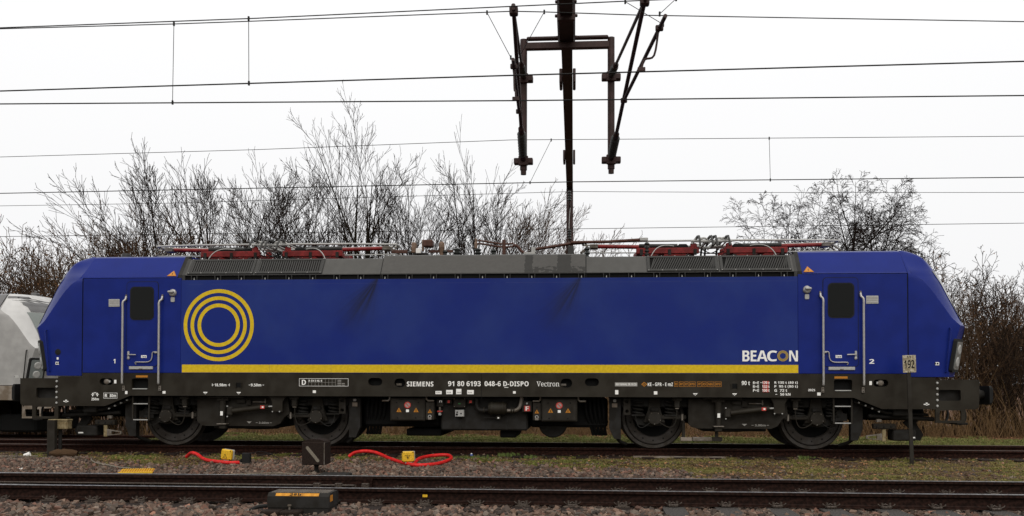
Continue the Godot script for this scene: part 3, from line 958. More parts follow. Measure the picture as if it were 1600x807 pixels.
func cab_end(l: Node, s: float) -> void:
	# everything that comes once at each cab: s = -1 cab 1, +1 cab 2
	var fl := func(a: float, b: float) -> Array: return [minf(s * a, s * b), maxf(s * a, s * b)]
	var r: Array = fl.call(5.858, 7.822)
	obox("cab_side", M.blue, l, r[0], 1.442, 1.40, r[1], 3.277, W, 0.004)
	obox("cab_side", M.blue, l, r[0], 1.442, -W, r[1], 3.277, -1.40, 0.004)
	r = fl.call(5.94, 7.826)
	xprism("cab_roof", M.blue, l, [[1.494, 3.290], [1.478, 3.314], [1.072, 3.728], [1.03, 3.750], [0.95, 3.768], [0, 3.80], [-0.95, 3.768], [-1.03, 3.750], [-1.072, 3.728], [-1.478, 3.314], [-1.494, 3.290]], r[0], r[1])
	var nz := cab_nose(l, s, M.blue, M.blue, M.blue, M.glass_dark, M.lamp_glass)
	# body joint behind the nose
	r = fl.call(7.822, 7.842)
	obox("body_joint", M.rubber, l, r[0], 1.39, -1.49, r[1], 3.27, 1.49, 0.0)
	# door
	r = fl.call(6.315, 6.935)
	oprism("door_seal", M.rubber, l, rrect(r[0] - 0.012, 1.562, r[1] + 0.012, 3.216, 0.07), 1.46, W + 0.0015)
	var d := oprism("door", M.blue, l, rrect(r[0], 1.574, r[1], 3.204, 0.06), 1.46, W + 0.010)
	var w: Array = fl.call(6.405, 6.86)
	oprism("window_seal", M.rubber, d, rrect(w[0] - 0.012, 2.465, w[1] + 0.012, 3.115, 0.085), W, W + 0.016)
	oprism("window", M.glass_dark, d, rrect(w[0] + 0.01, 2.487, w[1] - 0.01, 3.093, 0.075), W, W + 0.019)
	var hx := s * 6.895
	obox("lock_plate", M.pale_steel, d, hx - 0.02, 1.73, W + 0.008, hx + 0.02, 1.86, W + 0.02, 0.006)
	otube("door_handle", M.steel, d, [V(hx, 1.795, W + 0.02), V(hx, 1.795, W + 0.05), V(hx - s * 0.17, 1.79, W + 0.055)], 0.012)
	olathe("lock_cylinder", M.steel, d, [Vector2(0.026, 0), Vector2(0.024, 0.02), Vector2(0, 0.024)], V(hx - s * 0.005, 1.725, W + 0.01), V(0, 0, 1), 12)
	otube("door_stay", M.steel, d, smooth([V(s * 6.735, 1.605, W + 0.02), V(s * 6.735, 1.648, W + 0.035), V(s * 6.50, 1.652, W + 0.035), V(s * 6.42, 1.71, W + 0.035), V(s * 6.40, 1.835, W + 0.035), V(s * 6.33, 1.838, W + 0.035)], 4), 0.011)
	obox("stay_bracket", M.steel, d, s * 6.335 - 0.03, 1.82, W + 0.008, s * 6.335 + 0.03, 1.856, W + 0.045, 0.005)
	w = fl.call(6.53, 6.64)
	decal("door_label", M.white_print, d, w[0], 1.732, w[1], 1.782, W + 0.011)
	text("door_label_print", "Tara", w[0] + 0.012, w[1] - 0.012, 1.742, 1.772, W + 0.0145, M.black_print, d)
	w = fl.call(6.40, 6.875)
	obox("kick_plate", M.pale_steel, l, w[0], 1.508, W, w[1], 1.566, W + 0.03, 0.006)
	obox("kick_plate_clip", M.worn_steel, l, (w[0] + w[1]) / 2 - 0.035, 1.512, W + 0.03, (w[0] + w[1]) / 2 + 0.035, 1.528, W + 0.036, 0.002)
	# handrails beside the door
	for x in [6.258, 6.982]:
		var k: float = s * x + (0.036 if s > 0 else 0.0)
		var hr := otube("handrail", M.steel, l, smooth([V(k - s * 0.035, 2.92, W + 0.02), V(k - s * 0.035, 2.86, W + 0.055), V(k, 2.80, W + 0.085), V(k, 2.6, W + 0.085), V(k, 1.9, W + 0.085), V(k, 1.30, W + 0.085), V(k, 1.245, W + 0.075)], 4), 0.021, 10)
		obox("rail_foot", M.worn_steel, hr, k - 0.025, 1.09, W, k + 0.025, 1.19, W + 0.03, 0.006)
		obox("rail_foot", M.worn_steel, hr, k - s * 0.035 - 0.018, 2.85, W, k - s * 0.035 + 0.018, 2.96, W + 0.025, 0.006)
		for y in [1.115, 1.165]:
			olathe("rail_bolt", M.rubber, hr, [Vector2(0.010, 0), Vector2(0.009, 0.012), Vector2(0, 0.012)], V(k, y, W + 0.028), V(0, 0, 1), 8)
	# builder's plate, side camera, square cap, cab number, warning triangle
	w = fl.call(7.085, 7.305)
	var pl := obox("builder_plate", M.pale_steel, l, w[0], 2.726, W, w[1], 2.874, W + 0.008, 0.003)
	for y in [2.745, 2.785, 2.815, 2.84]: decal("plate_line", M.grey_print, pl, w[0] + 0.015, y, w[1] - 0.015, y + 0.010, W + 0.008)
	var cx := s * 6.02
	olathe("side_camera", M.steel, l, [Vector2(0.075, 0), Vector2(0.07, 0.03), Vector2(0.05, 0.05), Vector2(0, 0.055)], V(cx, 2.99, W), V(0, 0, 1), 20)
	obox("camera_hood", M.pale_steel, l, cx + 0.01 * s - 0.055, 2.985, W + 0.04, cx + 0.01 * s + 0.055, 3.025, W + 0.12, 0.012)
	oprism("square_cap", M.pale_steel, l, rrect(cx - 0.038, 2.815, cx + 0.038, 2.905, 0.015, 3), W, W + 0.014)
	text("cab_number", "1" if s < 0 else "2", s * 7.18 - (0.02 if s < 0 else 0.045), s * 7.18 + (0.02 if s < 0 else 0.045), 1.625, 1.71, W + 0.001, M.white_print, l)
	triangle_sign(l, s * 6.06, 3.318, 1.486, 0.19, -atan2(0.406, 0.414))
	# pictograms on the nose
	var nx := s * 8.35
	var nzz := 1.446
	obox("pictogram", M.white_print, nz, nx - 0.05, 1.60, nzz - 0.02, nx + 0.05, 1.655, nzz + 0.004, 0.0)
	for dx in [-0.022, 0.022]: obox("pictogram_mark", M.black_print, nz, nx + dx - 0.016, 1.613, nzz, nx + dx + 0.016, 1.643, nzz + 0.006, 0.0)
	if s < 0:
		obox("pictogram", M.white_print, nz, nx - 0.028, 1.70, nzz - 0.02, nx + 0.022, 1.745, nzz + 0.004, 0.0)
		olathe("sand_filler_cap", M.rubber, nz, [Vector2(0.062, -0.02), Vector2(0.06, 0.012), Vector2(0.03, 0.016), Vector2(0, 0.016)], V(nx, 1.848, nzz), V(0, 0, 1), 18)
	# buffer beam: side plate with two windows, bolts, buffer, step and brake hose
	var X := func(a: Array) -> PackedVector2Array:
		var p := PackedVector2Array()
		for q in a: p.push_back(Vector2(s * q[0], q[1]))
		return p
	var out: PackedVector2Array = X.call([[8.318, 0.545], [8.85, 0.545], [8.85, 0.795], [9.04, 0.795], [9.09, 0.84], [9.10, 1.335], [8.318, 1.335]])
	var h1: PackedVector2Array = rrect(s * 8.575 - 0.195, 0.95, s * 8.575 + 0.195, 1.15, 0.03, 3)
	var h2: PackedVector2Array = rrect(s * 8.585 - 0.19, 0.588, s * 8.585 + 0.19, 0.775, 0.03, 3)
	for f in [1.43, -1.48]:
		plate("buffer_beam_plate", M.frame_grey, l, out, [h1, h2], f, f + 0.05)
	r = fl.call(8.33, 9.09)
	obox("buffer_beam", M.dark_steel, l, r[0], 0.86, -1.36, r[1], 1.325, 1.36, 0.02)
	r = fl.call(7.83, 8.34)
	obox("front_floor", M.dark_steel, l, r[0], 1.0, -1.40, r[1], 1.375, 1.40, 0.0)
	for k in 5:
		olathe("beam_bolt", M.pale_steel, l, [Vector2(0.024, 0), Vector2(0.020, 0.014), Vector2(0, 0.018)], V(s * 8.352, 1.275 - k * 0.105, 1.48), V(0, 0, 1), 8)
	for z in [0.875, -0.875]:
		var bu := olathe("buffer", M.dark_steel, l, [Vector2(0.15, 0.0), Vector2(0.15, 0.10), Vector2(0.11, 0.13), Vector2(0.11, 0.22), Vector2(0.085, 0.23), Vector2(0.085, 0.31)], V(s * 9.11, 1.05, z), V(s, 0, 0), 24)
		var bp := Mb.new()
		bp.xf = Transform3D(Basis(V(0, 0, -s), Vector3.UP, V(s, 0, 0)), V(s * 9.40, 1.05, z))
		bp.prism(rrect(-0.30, -0.18, 0.30, 0.17, 0.05), 0.0, 0.045)
		bp.prism(rrect(-0.27, -0.15, 0.27, 0.14, 0.05), 0.045, 0.075)
		obj("buffer_plate", bp, M.rubber, bu)
	olathe("coupling_hook", M.dark_steel, l, [Vector2(0.07, 0), Vector2(0.06, 0.25), Vector2(0.03, 0.28), Vector2(0, 0.28)], V(s * 9.0, 1.02, 0), V(s, 0, 0), 12)
	for z in [0.45, -0.45]:
		otube("brake_hose", M.rubber, l, bez(V(s * 9.1, 0.9, z), V(s * 9.3, 0.8, z), V(s * 9.25, 0.4, z + 0.05), V(s * 9.05, 0.5, z + 0.1), 10), 0.025)
	obox("front_step", M.dark_steel, l, s * 8.9 - 0.1, 0.5, 0.5, s * 8.9 + 0.1, 0.54, 1.2)
	obox("lashing_label", M.white_print, l, s * 8.15 - 0.05, 0.875, W, s * 8.15 + 0.05, 0.893, W + 0.003, 0.0)
	obox("lashing_label", M.white_print, l, s * 8.15 - 0.012, 0.865, W, s * 8.15 + 0.02, 0.915, W + 0.003, 0.0)
	# snow plough, sand pipe and the small ironwork under the cab
	oprism("rail_guard", M.dark_steel, l, X.call([[8.30, 0.62], [8.02, 0.62], [7.93, 0.52], [8.05, 0.40], [8.12, 0.20], [8.24, 0.18], [8.30, 0.30], [8.16, 0.52]]), 0.86, 0.90)
	obox("magnet_valve_box", M.worn_steel, l, s * 7.36 - 0.045, 0.545, 1.26, s * 7.36 + 0.045, 0.605, 1.33)
	obox("step_bracket", M.bogie_grey, l, s * 7.46 - 0.20, 0.42, 1.20, s * 7.46 + 0.20, 0.52, 1.32, 0.012)
	for k in 3: obox("bracket_bolt", M.rubber, l, s * (7.32 + k * 0.13) - 0.012, 0.45, 1.315, s * (7.32 + k * 0.13) + 0.012, 0.49, 1.335, 0.003)
	plate("aerial_bracket", M.worn_steel, l, X.call([[7.13, 0.24], [7.42, 0.21], [7.42, 0.34], [7.13, 0.30]]), [X.call([[7.16, 0.253], [7.33, 0.235], [7.33, 0.30], [7.16, 0.28]])], 1.27, 1.30)
	obox("aerial_bracket_post", M.beige_box, l, s * 7.455 - 0.035, 0.19, 1.24, s * 7.455 + 0.035, 0.42, 1.30)
	r = fl.call(6.95, 8.38)
	obox("cab_gap_filler", M.black, l, r[0], 0.56, -1.1, r[1], 1.0, 0.72, 0.04)  # added black filler that stops light showing through under the cab
	obox("equipment_box", M.dark_steel, l, s * 7.75 - 0.14, 0.66, 1.0, s * 7.75 + 0.14, 0.80, 1.35, 0.02)
	obox("equipment_box", M.dark_steel, l, s * 7.85 - 0.22, 0.20, 0.9, s * 7.85 + 0.2, 0.40, 1.25, 0.02)
	obox("box_label", M.white_print, l, s * 7.98 - 0.05, 0.25, 1.25, s * 7.98 + 0.05, 0.275, 1.253, 0.0)
	for k in 4:
		olathe("pipe_nut", M.pale_steel, l, [Vector2(0.018, 0), Vector2(0.016, 0.04), Vector2(0, 0.042)], V(s * (6.98 + k * 0.12), 0.91 - k * 0.055, 1.36), V(0, 0, 1), 8)
	otube("pipe", M.dark_steel, l, [V(s * 6.9, 0.93, 1.33), V(s * 7.5, 0.72, 1.30), V(s * 8.3, 0.68, 1.1)], 0.03)
	otube("pipe", M.dark_steel, l, [V(s * 7.2, 0.66, 1.20), V(s * 8.4, 0.60, 1.15)], 0.04)
	# steps up to the door
	var st := Node3D.new(); st.name = "step_ladder"; l.add_child(st, true)
	for x in [6.512, 6.838]:
		obox("stringer", M.bogie_grey, st, s * x - 0.014, 0.515, 1.40, s * x + 0.014, 1.04, 1.44, 0.004)
	for y in [0.53, 0.84]:
		r = fl.call(6.52, 6.83)
		obox("tread", M.bogie_grey, st, r[0], y - 0.012, 1.18, r[1], y + 0.008, 1.44, 0.003)
		obox("tread_edge", M.pale_steel, st, r[0] + 0.01, y - 0.010, 1.44, r[1] - 0.01, y + 0.010, 1.452, 0.003)
	oprism("ladder_back", M.dark_steel, st, X.call([[6.53, 0.56], [6.82, 0.56], [6.82, 0.70], [6.76, 0.70], [6.68, 0.78], [6.59, 0.70], [6.53, 0.70]]), 1.16, 1.19)
	# side lamp in its oval pocket, its tag, amber strip, foothold tread
	olathe("side_lamp", M.worn_steel, l, [Vector2(0.058, -0.02), Vector2(0.055, 0.015), Vector2(0.035, 0.03), Vector2(0, 0.033)], V(s * 7.345, 1.27, 1.47), V(0, 0, 1), 16)
	obox("lamp_connector", M.pale_steel, l, s * 7.30 - 0.03, 1.25, 1.44, s * 7.30 + 0.03, 1.295, 1.49)
	w = fl.call(7.135, 7.18)
	decal("tag", M.white_print, l, w[0], 1.235, w[1], 1.305)
	w = fl.call(6.51, 6.745)
	decal("amber_strip", M.orange_print, l, w[0], 1.352, w[1], 1.392)
	w = fl.call(6.52, 6.81)
	obox("foothold_tread", M.pale_steel, l, w[0], 1.122, 1.40, w[1], 1.140, W + 0.012, 0.003)
	obox("foothold_floor", M.dark_steel, l, w[0] - 0.02, 1.11, 1.20, w[1] + 0.02, 1.122, 1.46, 0.0)

func bogie(l: Node, cx: float) -> void:
	var b := Node3D.new(); b.name = "bogie"; l.add_child(b, true)
	b.position.x = cx
	oprism("side_frame", M.bogie_grey, b, P2([[-0.87, 0.97], [-0.87, 0.50], [-0.80, 0.43], [-0.70, 0.41], [0.66, 0.41], [0.78, 0.46], [0.86, 0.58], [0.97, 0.66], [0.93, 0.97]]), 1.12, 1.25)
	oprism("side_frame", M.bogie_grey, b, P2([[-0.87, 0.97], [-0.87, 0.50], [-0.70, 0.41], [0.66, 0.41], [0.86, 0.58], [0.93, 0.97]]), -1.25, -1.12)
	for f in [1.0, -1.0]: obox("frame_beam", M.dark_steel, b, -2.3, 0.80, f * 0.98, 2.3, 0.97, f * 1.12, 0.02)
	obox("cross_member", M.dark_steel, b, -0.6, 0.35, -1.1, 0.6, 0.9, 1.1, 0.02)
	obox("motor", M.black, b, -1.9, 0.32, -0.62, -1.0, 0.95, 0.62, 0.04)
	obox("motor", M.black, b, 1.0, 0.32, -0.62, 1.9, 0.95, 0.62, 0.04)
	obox("frame_edge", M.bogie_grey, b, -0.60, 0.955, 1.25, 0.10, 0.985, 1.40, 0.005)
	# upright damper with its brackets
	olathe("vertical_damper", M.bogie_grey, b, [Vector2(0.05, 0.45), Vector2(0.05, 0.66), Vector2(0.062, 0.66), Vector2(0.062, 0.90), Vector2(0.04, 0.92), Vector2(0.04, 0.96)], V(-0.325, 0, 1.34), Vector3.UP, 14)
	obox("damper_bracket", M.bogie_grey, b, -0.44, 0.90, 1.25, -0.21, 0.99, 1.36, 0.01)
	obox("damper_bracket", M.worn_steel, b, -0.42, 0.445, 1.25, -0.23, 0.465, 1.42, 0.004)
	obox("damper_bracket", M.bogie_grey, b, -0.39, 0.36, 1.27, -0.26, 0.44, 1.38, 0.01)
	obox("damper_label", M.white_print, b, -0.35, 0.62, 1.400, -0.30, 0.70, 1.408, 0.0)
	# inclined yaw damper
	var yd := otube("yaw_damper", M.frame_grey, b, [V(-0.11, 0.703, 1.40), V(0.60, 0.795, 1.40)], 0.048, 16)
	otube("damper_rod", M.pale_steel, yd, [V(0.60, 0.795, 1.40), V(0.76, 0.80, 1.40)], 0.016)
	obox("damper_mark", M.red_print, yd, 0.455, 0.755, 1.425, 0.535, 0.815, 1.4505, 0.0)
	obox("damper_mark", M.white_print, yd, 0.485, 0.770, 1.425, 0.520, 0.800, 1.4525, 0.0)
	obox("damper_eye", M.bogie_grey, yd, -0.22, 0.62, 1.34, -0.10, 0.79, 1.43, 0.02)
	for q in [[-0.20, 0.60], [-0.20, 0.80], [0.69, 0.70], [0.83, 0.70]]: olathe("mount_bolt", M.pale_steel, b, [Vector2(0.014, 0), Vector2(0.012, 0.02), Vector2(0, 0.022)], V(q[0], q[1], 1.425), V(0, 0, 1), 8)
	# forked bracket hanging from the body
	oprism("body_bracket", M.frame_grey, b, P2([[0.54, 1.02], [1.02, 1.02], [0.93, 0.97], [0.88, 0.88], [0.88, 0.70], [0.68, 0.70], [0.68, 0.88], [0.63, 0.97]]), 1.36, 1.42)
	for q in [[-0.06, 0.86, 0.1, 0.92], [0.25, 0.87, 0.52, 0.89], [0.12, 0.82, 0.22, 0.93], [0.49, 0.85, 0.51, 0.95]]:
		obox("valve", M.worn_steel if q[2] > 0.3 else M.bogie_grey, b, q[0], q[1], 1.24, q[2], q[3], 1.30, 0.006)
	text("axle_base_print", "3.00m", 0.36, 0.56, 0.455, 0.495, 1.251, M.grey_print, b)
	obox("axle_base_mark", M.grey_print, b, 0.30, 0.472, 1.25, 0.34, 0.480, 1.253, 0.0)
	obox("axle_base_mark", M.grey_print, b, 0.58, 0.472, 1.25, 0.62, 0.480, 1.253, 0.0)
	oprism("jacking_mark", M.grey_print, b, P2([[0.12, 0.50], [0.22, 0.50], [0.17, 0.46]]), 1.25, 1.253)
	for e in [-1.0, 1.0]:
		var ax: float = e * 1.5
		for f in [1.0, -1.0]:
			olathe("axle_box", M.bogie_grey, b, [Vector2(0.15, 0), Vector2(0.15, 0.10), Vector2(0.128, 0.12), Vector2(0.126, 0.19), Vector2(0.118, 0.20), Vector2(0, 0.20)], V(ax, 0.60, f * 1.09), V(0, 0, f), 28)
		oprism("axle_guide", M.bogie_grey, b, P2([[ax - 0.20, 0.52], [ax + 0.20, 0.52], [ax + 0.12, 0.74], [ax + 0.09, 0.97], [ax - 0.09, 0.97], [ax - 0.12, 0.74]]), 1.06, 1.17)
		obox("axle_guide_cap", M.dark_steel, b, ax - 0.075, 0.73, 1.17, ax + 0.075, 0.80, 1.23, 0.01)
		oprism("axle_wing", M.dark_steel, b, P2([[ax - e * 0.14, 0.62], [ax + e * 0.46, 0.68], [ax + e * 0.30, 0.47], [ax + e * 0.05, 0.43], [ax - e * 0.22, 0.47]]), 1.02, 1.07)
		for k in 5:
			var a := TAU * k / 5.0 + 0.9
			olathe("cover_bolt", M.worn_steel, b, [Vector2(0.010, 0), Vector2(0.008, 0.010), Vector2(0, 0.012)], V(ax + cos(a) * 0.112, 0.60 + sin(a) * 0.112, 1.283), V(0, 0, 1), 6)
		obox("radius_arm", M.bogie_grey, b, e * 0.90, 0.575, 1.10, ax - e * 0.12, 0.655, 1.20, 0.015)
		obox("radius_arm_pin", M.worn_steel, b, e * 0.98 - 0.02, 0.55, 1.20, e * 0.98 + 0.02, 0.68, 1.23, 0.01)
		for d in [-0.31, 0.31]:
			var hp := []
			for k in 57:
				var a := TAU * k / 14.0
				hp.push_back(V(ax + d + 0.10 * cos(a), 0.68 + 0.27 * k / 56.0, 1.10 + 0.10 * sin(a)))
			otube("coil_spring", M.dark_steel, b, hp, 0.021, 6)
			obox("spring_seat", M.dark_steel, b, ax + d - 0.13, 0.63, 0.98, ax + d + 0.13, 0.67, 1.21, 0.01)
		# sensor with its drooping lead
		var sx: float = e * 1.09
		var se := obox("sensor", M.bogie_grey, b, sx - 0.05, 0.80, 1.26, sx + 0.05, 0.97, 1.36, 0.012)
		obox("sensor_flange", M.bogie_grey, se, sx - 0.09, 0.93, 1.25, sx + 0.09, 0.985, 1.37, 0.008)
		obox("sensor_collar", M.worn_steel, se, sx - 0.035, 0.775, 1.28, sx + 0.035, 0.80, 1.34, 0.004)
		otube("sensor_lead", M.bogie_grey, se, bez(V(sx, 0.78, 1.31), V(sx, 0.40, 1.33), V(sx + e * 0.10, 0.36, 1.33), V(ax - e * 0.09, 0.52, 1.28), 14), 0.010, 6)
		otube("earth_lead", M.dark_steel, b, bez(V(ax + e * 0.08, 0.52, 1.28), V(ax + e * 0.25, 0.38, 1.32), V(ax + e * 0.33, 0.36, 1.30), V(ax + e * 0.36, 0.66, 1.22), 12), 0.007, 6)
		# sand box column at each outer end
		var gx: float = e * 2.24
		oprism("sand_column", M.dark_steel, b, P2([[gx - 0.11, 0.96], [gx - 0.11, 0.40], [gx - 0.11 + (0.0 if e > 0 else 0.09), 0.20], [gx + 0.11 - (0.09 if e > 0 else 0.0), 0.20], [gx + 0.11, 0.40], [gx + 0.11, 0.96]]), 1.05, 1.20)
		otube("sand_nozzle", M.dark_steel, b, [V(gx - e * 0.04, 0.22, 1.10), V(gx - e * 0.10, 0.14, 0.95), V(gx - e * 0.22, 0.08, 0.80)], 0.035)
	# wheels
	for e in [-1.0, 1.0]:
		for f in [1.0, -1.0]:
			var at := V(cx + e * 1.5, 0.6005, f * 0.69)
			var w := olathe("wheel", M.wheel_tyre, l, [Vector2(0.44, -0.01), Vector2(0.62, -0.01), Vector2(0.628, 0.008), Vector2(0.612, 0.03), Vector2(0.6, 0.045), Vector2(0.6, 0.118), Vector2(0.592, 0.128), Vector2(0.538, 0.130), Vector2(0.530, 0.11)], at, V(0, 0, f), 56)
			olathe("wheel_web", M.black, w, [Vector2(0.535, 0.10), Vector2(0.40, 0.085), Vector2(0.2, 0.07), Vector2(0.0, 0.07)], at, V(0, 0, f), 40)
			olathe("brake_disc", M.wheel_disc, w, [Vector2(0.520, 0.09), Vector2(0.518, 0.130), Vector2(0.505, 0.136), Vector2(0.390, 0.136), Vector2(0.375, 0.122), Vector2(0.372, 0.09)], at, V(0, 0, f), 48)
			var bo := Mb.new()
			for k in 14:
				var a := TAU * (k + 0.5) / 14.0
				bo.lathe([Vector2(0.016, 0.0), Vector2(0.015, 0.004), Vector2(0, 0.004)], at + V(cos(a) * 0.447, sin(a) * 0.447, f * 0.136), V(0, 0, f), 8)
			var o := obj("disc_bolts", bo, M.black, w); o.set_meta("kind", "stuff")
		olathe("axle", M.dark_steel, l, [Vector2(0.1, -1.05), Vector2(0.1, 1.05)], V(cx + e * 1.5, 0.6005, 0), V(0, 0, 1), 16)
	olathe("pivot_drum", M.dark_steel, b, [Vector2(0.35, 0.3), Vector2(0.35, 0.98)], Vector3.ZERO, Vector3.UP, 20)

func underfloor(l: Node) -> void:
	# transformer tank between the bogies and the boxes hung beside it
	obox("transformer_tank", M.dark_steel, l, -0.83, 0.345, -1.20, 0.85, 0.99, 1.19, 0.03)
	for x in [-0.45, 0.05, 0.45]: obox("tank_rib", M.dark_steel, l, x - 0.012, 0.36, 1.19, x + 0.012, 0.60, 1.205, 0.003)
	obox("tank_foot", M.black, l, -1.55, 0.22, -0.9, -0.85, 0.36, 0.9, 0.02)
	obox("tank_foot", M.black, l, 0.30, 0.20, -0.5, 0.62, 0.35, 1.0, 0.02)
	obox("compressor_gap_filler", M.black, l, 0.88, 0.40, -1.1, 2.38, 0.98, 0.95, 0.05)  # black box widened to block the light coming from behind
	olathe("compressor_drum", M.dark_steel, l, [Vector2(0, 0.62), Vector2(0.26, 0.62), Vector2(0.28, 0.60), Vector2(0.28, 0.2)], V(1.32, 0.48, 0.3), V(0, 0, 1), 24)
	obox("battery_gap_filler", M.black, l, -2.38, 0.40, -1.1, -0.86, 0.98, 0.98, 0.05)  # likewise widened in black, keeps the underfloor gap dark
	for e in [-1.0, 1.0]:
		var x0 := -1.772 if e < 0 else 1.118
		var x1 := -1.10 if e < 0 else 1.793
		var bx := obox("connection_box", M.bogie_grey, l, x0, 0.53, 1.05, x1, 0.972, 1.40, 0.015)
		obox("box_lid", M.bogie_grey, bx, x0 + 0.025, 0.55, 1.40, x1 - 0.025, 0.955, 1.412, 0.006)
		var mx := (x0 + x1) / 2.0
		for q in [[-0.21, 0.13], [0.21, 0.13], [-0.19, -0.16], [0.16, -0.16]]:
			olathe("lid_bolt", M.black, bx, [Vector2(0.014, 0), Vector2(0.012, 0.008), Vector2(0, 0.009)], V(mx + q[0], 0.752 + q[1], 1.412), V(0, 0, 1), 8)
		for dx in [-0.165, 0.165]:
			var tr := Mb.new()
			tr.prism(P2([[mx + dx - 0.05, 0.70], [mx + dx + 0.05, 0.70], [mx + dx, 0.785]]), 1.412, 1.415)
			obj("warning_triangle", tr, M.orange_print, bx)
			obox("triangle_bolt_mark", M.black_print, bx, mx + dx - 0.006, 0.71, 1.415, mx + dx + 0.006, 0.752, 1.4165, 0.0)
		var rg := Mb.new(); rg.ring(mx, 0.835, 0.044, 0.062, 1.412, 1.4155, 24)
		rg.xf = Transform3D(Basis(Vector3.BACK, -PI / 4), V(mx, 0.835, 0)); rg.box(-0.048, -0.008, 1.4135, 0.048, 0.008, 1.4165)
		obj("prohibition_ring", rg, M.red_print, bx)
		olathe("prohibition_disc", M.grey_print, bx, [Vector2(0.044, 0.0), Vector2(0.044, 0.002), Vector2(0, 0.002)], V(mx, 0.835, 1.412), V(0, 0, 1), 20)
		decal("tag", M.white_print, bx, mx - 0.028, 0.70, mx + 0.028, 0.75, 1.412)
		obox("lid_slot", M.black, bx, mx - 0.17, 0.938, 1.412, mx + 0.17, 0.948, 1.414, 0.0)
		# narrow box with a padlock
		var n0 := -1.09 if e < 0 else 0.955
		var n1 := -0.925 if e < 0 else 1.108
		var nb := obox("isolator_box", M.bogie_grey, l, n0, 0.55, 1.08, n1, 0.885, 1.40, 0.012)
		var nm := (n0 + n1) / 2.0
		var t2 := Mb.new()
		t2.prism(P2([[nm - 0.042, 0.685], [nm + 0.042, 0.685], [nm, 0.757]]), 1.40, 1.403)
		obj("warning_triangle", t2, M.orange_print, nb)
		obox("triangle_bolt_mark", M.black_print, nb, nm - 0.005, 0.693, 1.403, nm + 0.005, 0.73, 1.4045, 0.0)
		var pk := Mb.new(); pk.ring(nm, 0.615, 0.022, 0.034, 1.40, 1.425, 16)
		obj("lock_hasp", pk, M.pale_steel, nb)
		obox("padlock", M.worn_steel, nb, nm - 0.035, 0.556, 1.40, nm + 0.035, 0.605, 1.43, 0.006)
		olathe("lock_screw", M.black, nb, [Vector2(0.014, 0), Vector2(0, 0.006)], V(nm, 0.80, 1.401), V(0, 0, 1), 8)
		# pale conduit elbows above the boxes
		for q in [[x0 - 0.165, x0 - 0.02, 1.0], [x1 + 0.02, x1 + 0.165, -1.0]]:
			var pts := [V(q[0], 0.915, 1.36), V(q[1] - 0.03, 0.915, 1.36), V(q[1], 0.945, 1.36), V(q[1], 1.0, 1.36)] if q[2] > 0 else [V(q[1], 0.915, 1.36), V(q[0] + 0.03, 0.915, 1.36), V(q[0], 0.945, 1.36), V(q[0], 1.0, 1.36)]
			otube("conduit_elbow", M.worn_steel, l, pts, 0.020)
	# air filter canister with its pipes
	olathe("filter_canister", M.frame_grey, l, [Vector2(0, -0.18), Vector2(0.10, -0.17), Vector2(0.12, -0.13), Vector2(0.13, -0.12), Vector2(0.13, -0.09), Vector2(0.12, -0.09), Vector2(0.12, 0.09), Vector2(0.13, 0.09), Vector2(0.13, 0.12), Vector2(0.12, 0.13), Vector2(0.10, 0.17), Vector2(0, 0.18)], V(0.28, 0.775, 1.32), V(1, 0, 0), 26)
	otube("filter_pipe", M.dark_steel, l, smooth([V(-0.12, 0.97, 1.30), V(-0.12, 0.82, 1.30), V(-0.06, 0.745, 1.31), V(0.10, 0.74, 1.32)], 5), 0.038, 12)
	otube("filter_pipe", M.worn_steel, l, smooth([V(0.46, 0.735, 1.32), V(0.60, 0.735, 1.32), V(0.70, 0.80, 1.32), V(0.745, 0.99, 1.32)], 5), 0.036, 12)
	for x in [0.02, 0.545, 0.59]: olathe("pipe_collar", M.frame_grey, l, [Vector2(0.03, -0.014), Vector2(0.06, -0.012), Vector2(0.06, 0.012), Vector2(0.03, 0.014)], V(x, 0.737, 1.32), V(1, 0, 0), 14)
	obox("drain_valve", M.frame_grey, l, 0.25, 0.56, 1.24, 0.34, 0.64, 1.32, 0.01)
	decal("tag", M.white_print, l, 0.28, 0.58, 0.31, 0.61, 1.32)
	otube("drain_pipe", M.dark_steel, l, [V(0.25, 0.59, 1.28), V(0.0, 0.60, 1.28)], 0.009)
	# cabinets left of the canister
	var gb := obox("relay_box", M.bogie_grey, l, -0.57, 0.785, 1.19, -0.335, 0.975, 1.31, 0.01)
	decal("green_tag", M.green_print, gb, -0.475, 0.852, -0.43, 0.872, 1.31)
	for q in [[-0.55, 0.805], [-0.355, 0.805], [-0.55, 0.955], [-0.355, 0.955]]: olathe("box_screw", M.worn_steel, gb, [Vector2(0.010, 0), Vector2(0, 0.006)], V(q[0], q[1], 1.31), V(0, 0, 1), 6)
	var cb := obox("gauge_panel", M.pale_steel, l, -0.535, 0.612, 1.19, -0.365, 0.742, 1.32, 0.008)
	for q in [[-0.495, 0.70, 0.016], [-0.50, 0.655, 0.022], [-0.42, 0.675, 0.014]]: olathe("gauge", M.black, cb, [Vector2(q[2], 0), Vector2(q[2] * 0.9, 0.008), Vector2(0, 0.008)], V(q[0], q[1], 1.32), V(0, 0, 1), 10)
	for x in [[-0.72, -0.60], [-0.30, -0.18]]:
		var rb := obox("socket", M.bogie_grey, l, x[0], 0.86, 1.19, x[1], 0.945, 1.30, 0.008)
		decal("red_tag", M.red_print, rb, (x[0] + x[1]) / 2 - 0.022, 0.875, (x[0] + x[1]) / 2 + 0.022, 0.925, 1.30)
	obox("socket_rail", M.bogie_grey, l, -0.78, 0.945, 1.19, -0.15, 0.985, 1.31, 0.006)
	var sb := obox("valve_box", M.bogie_grey, l, -0.895, 0.80, 1.10, -0.765, 0.95, 1.31, 0.01)
	text("valve_print", "n", -0.84, -0.79, 0.885, 0.925, 1.311, M.white_print, sb)
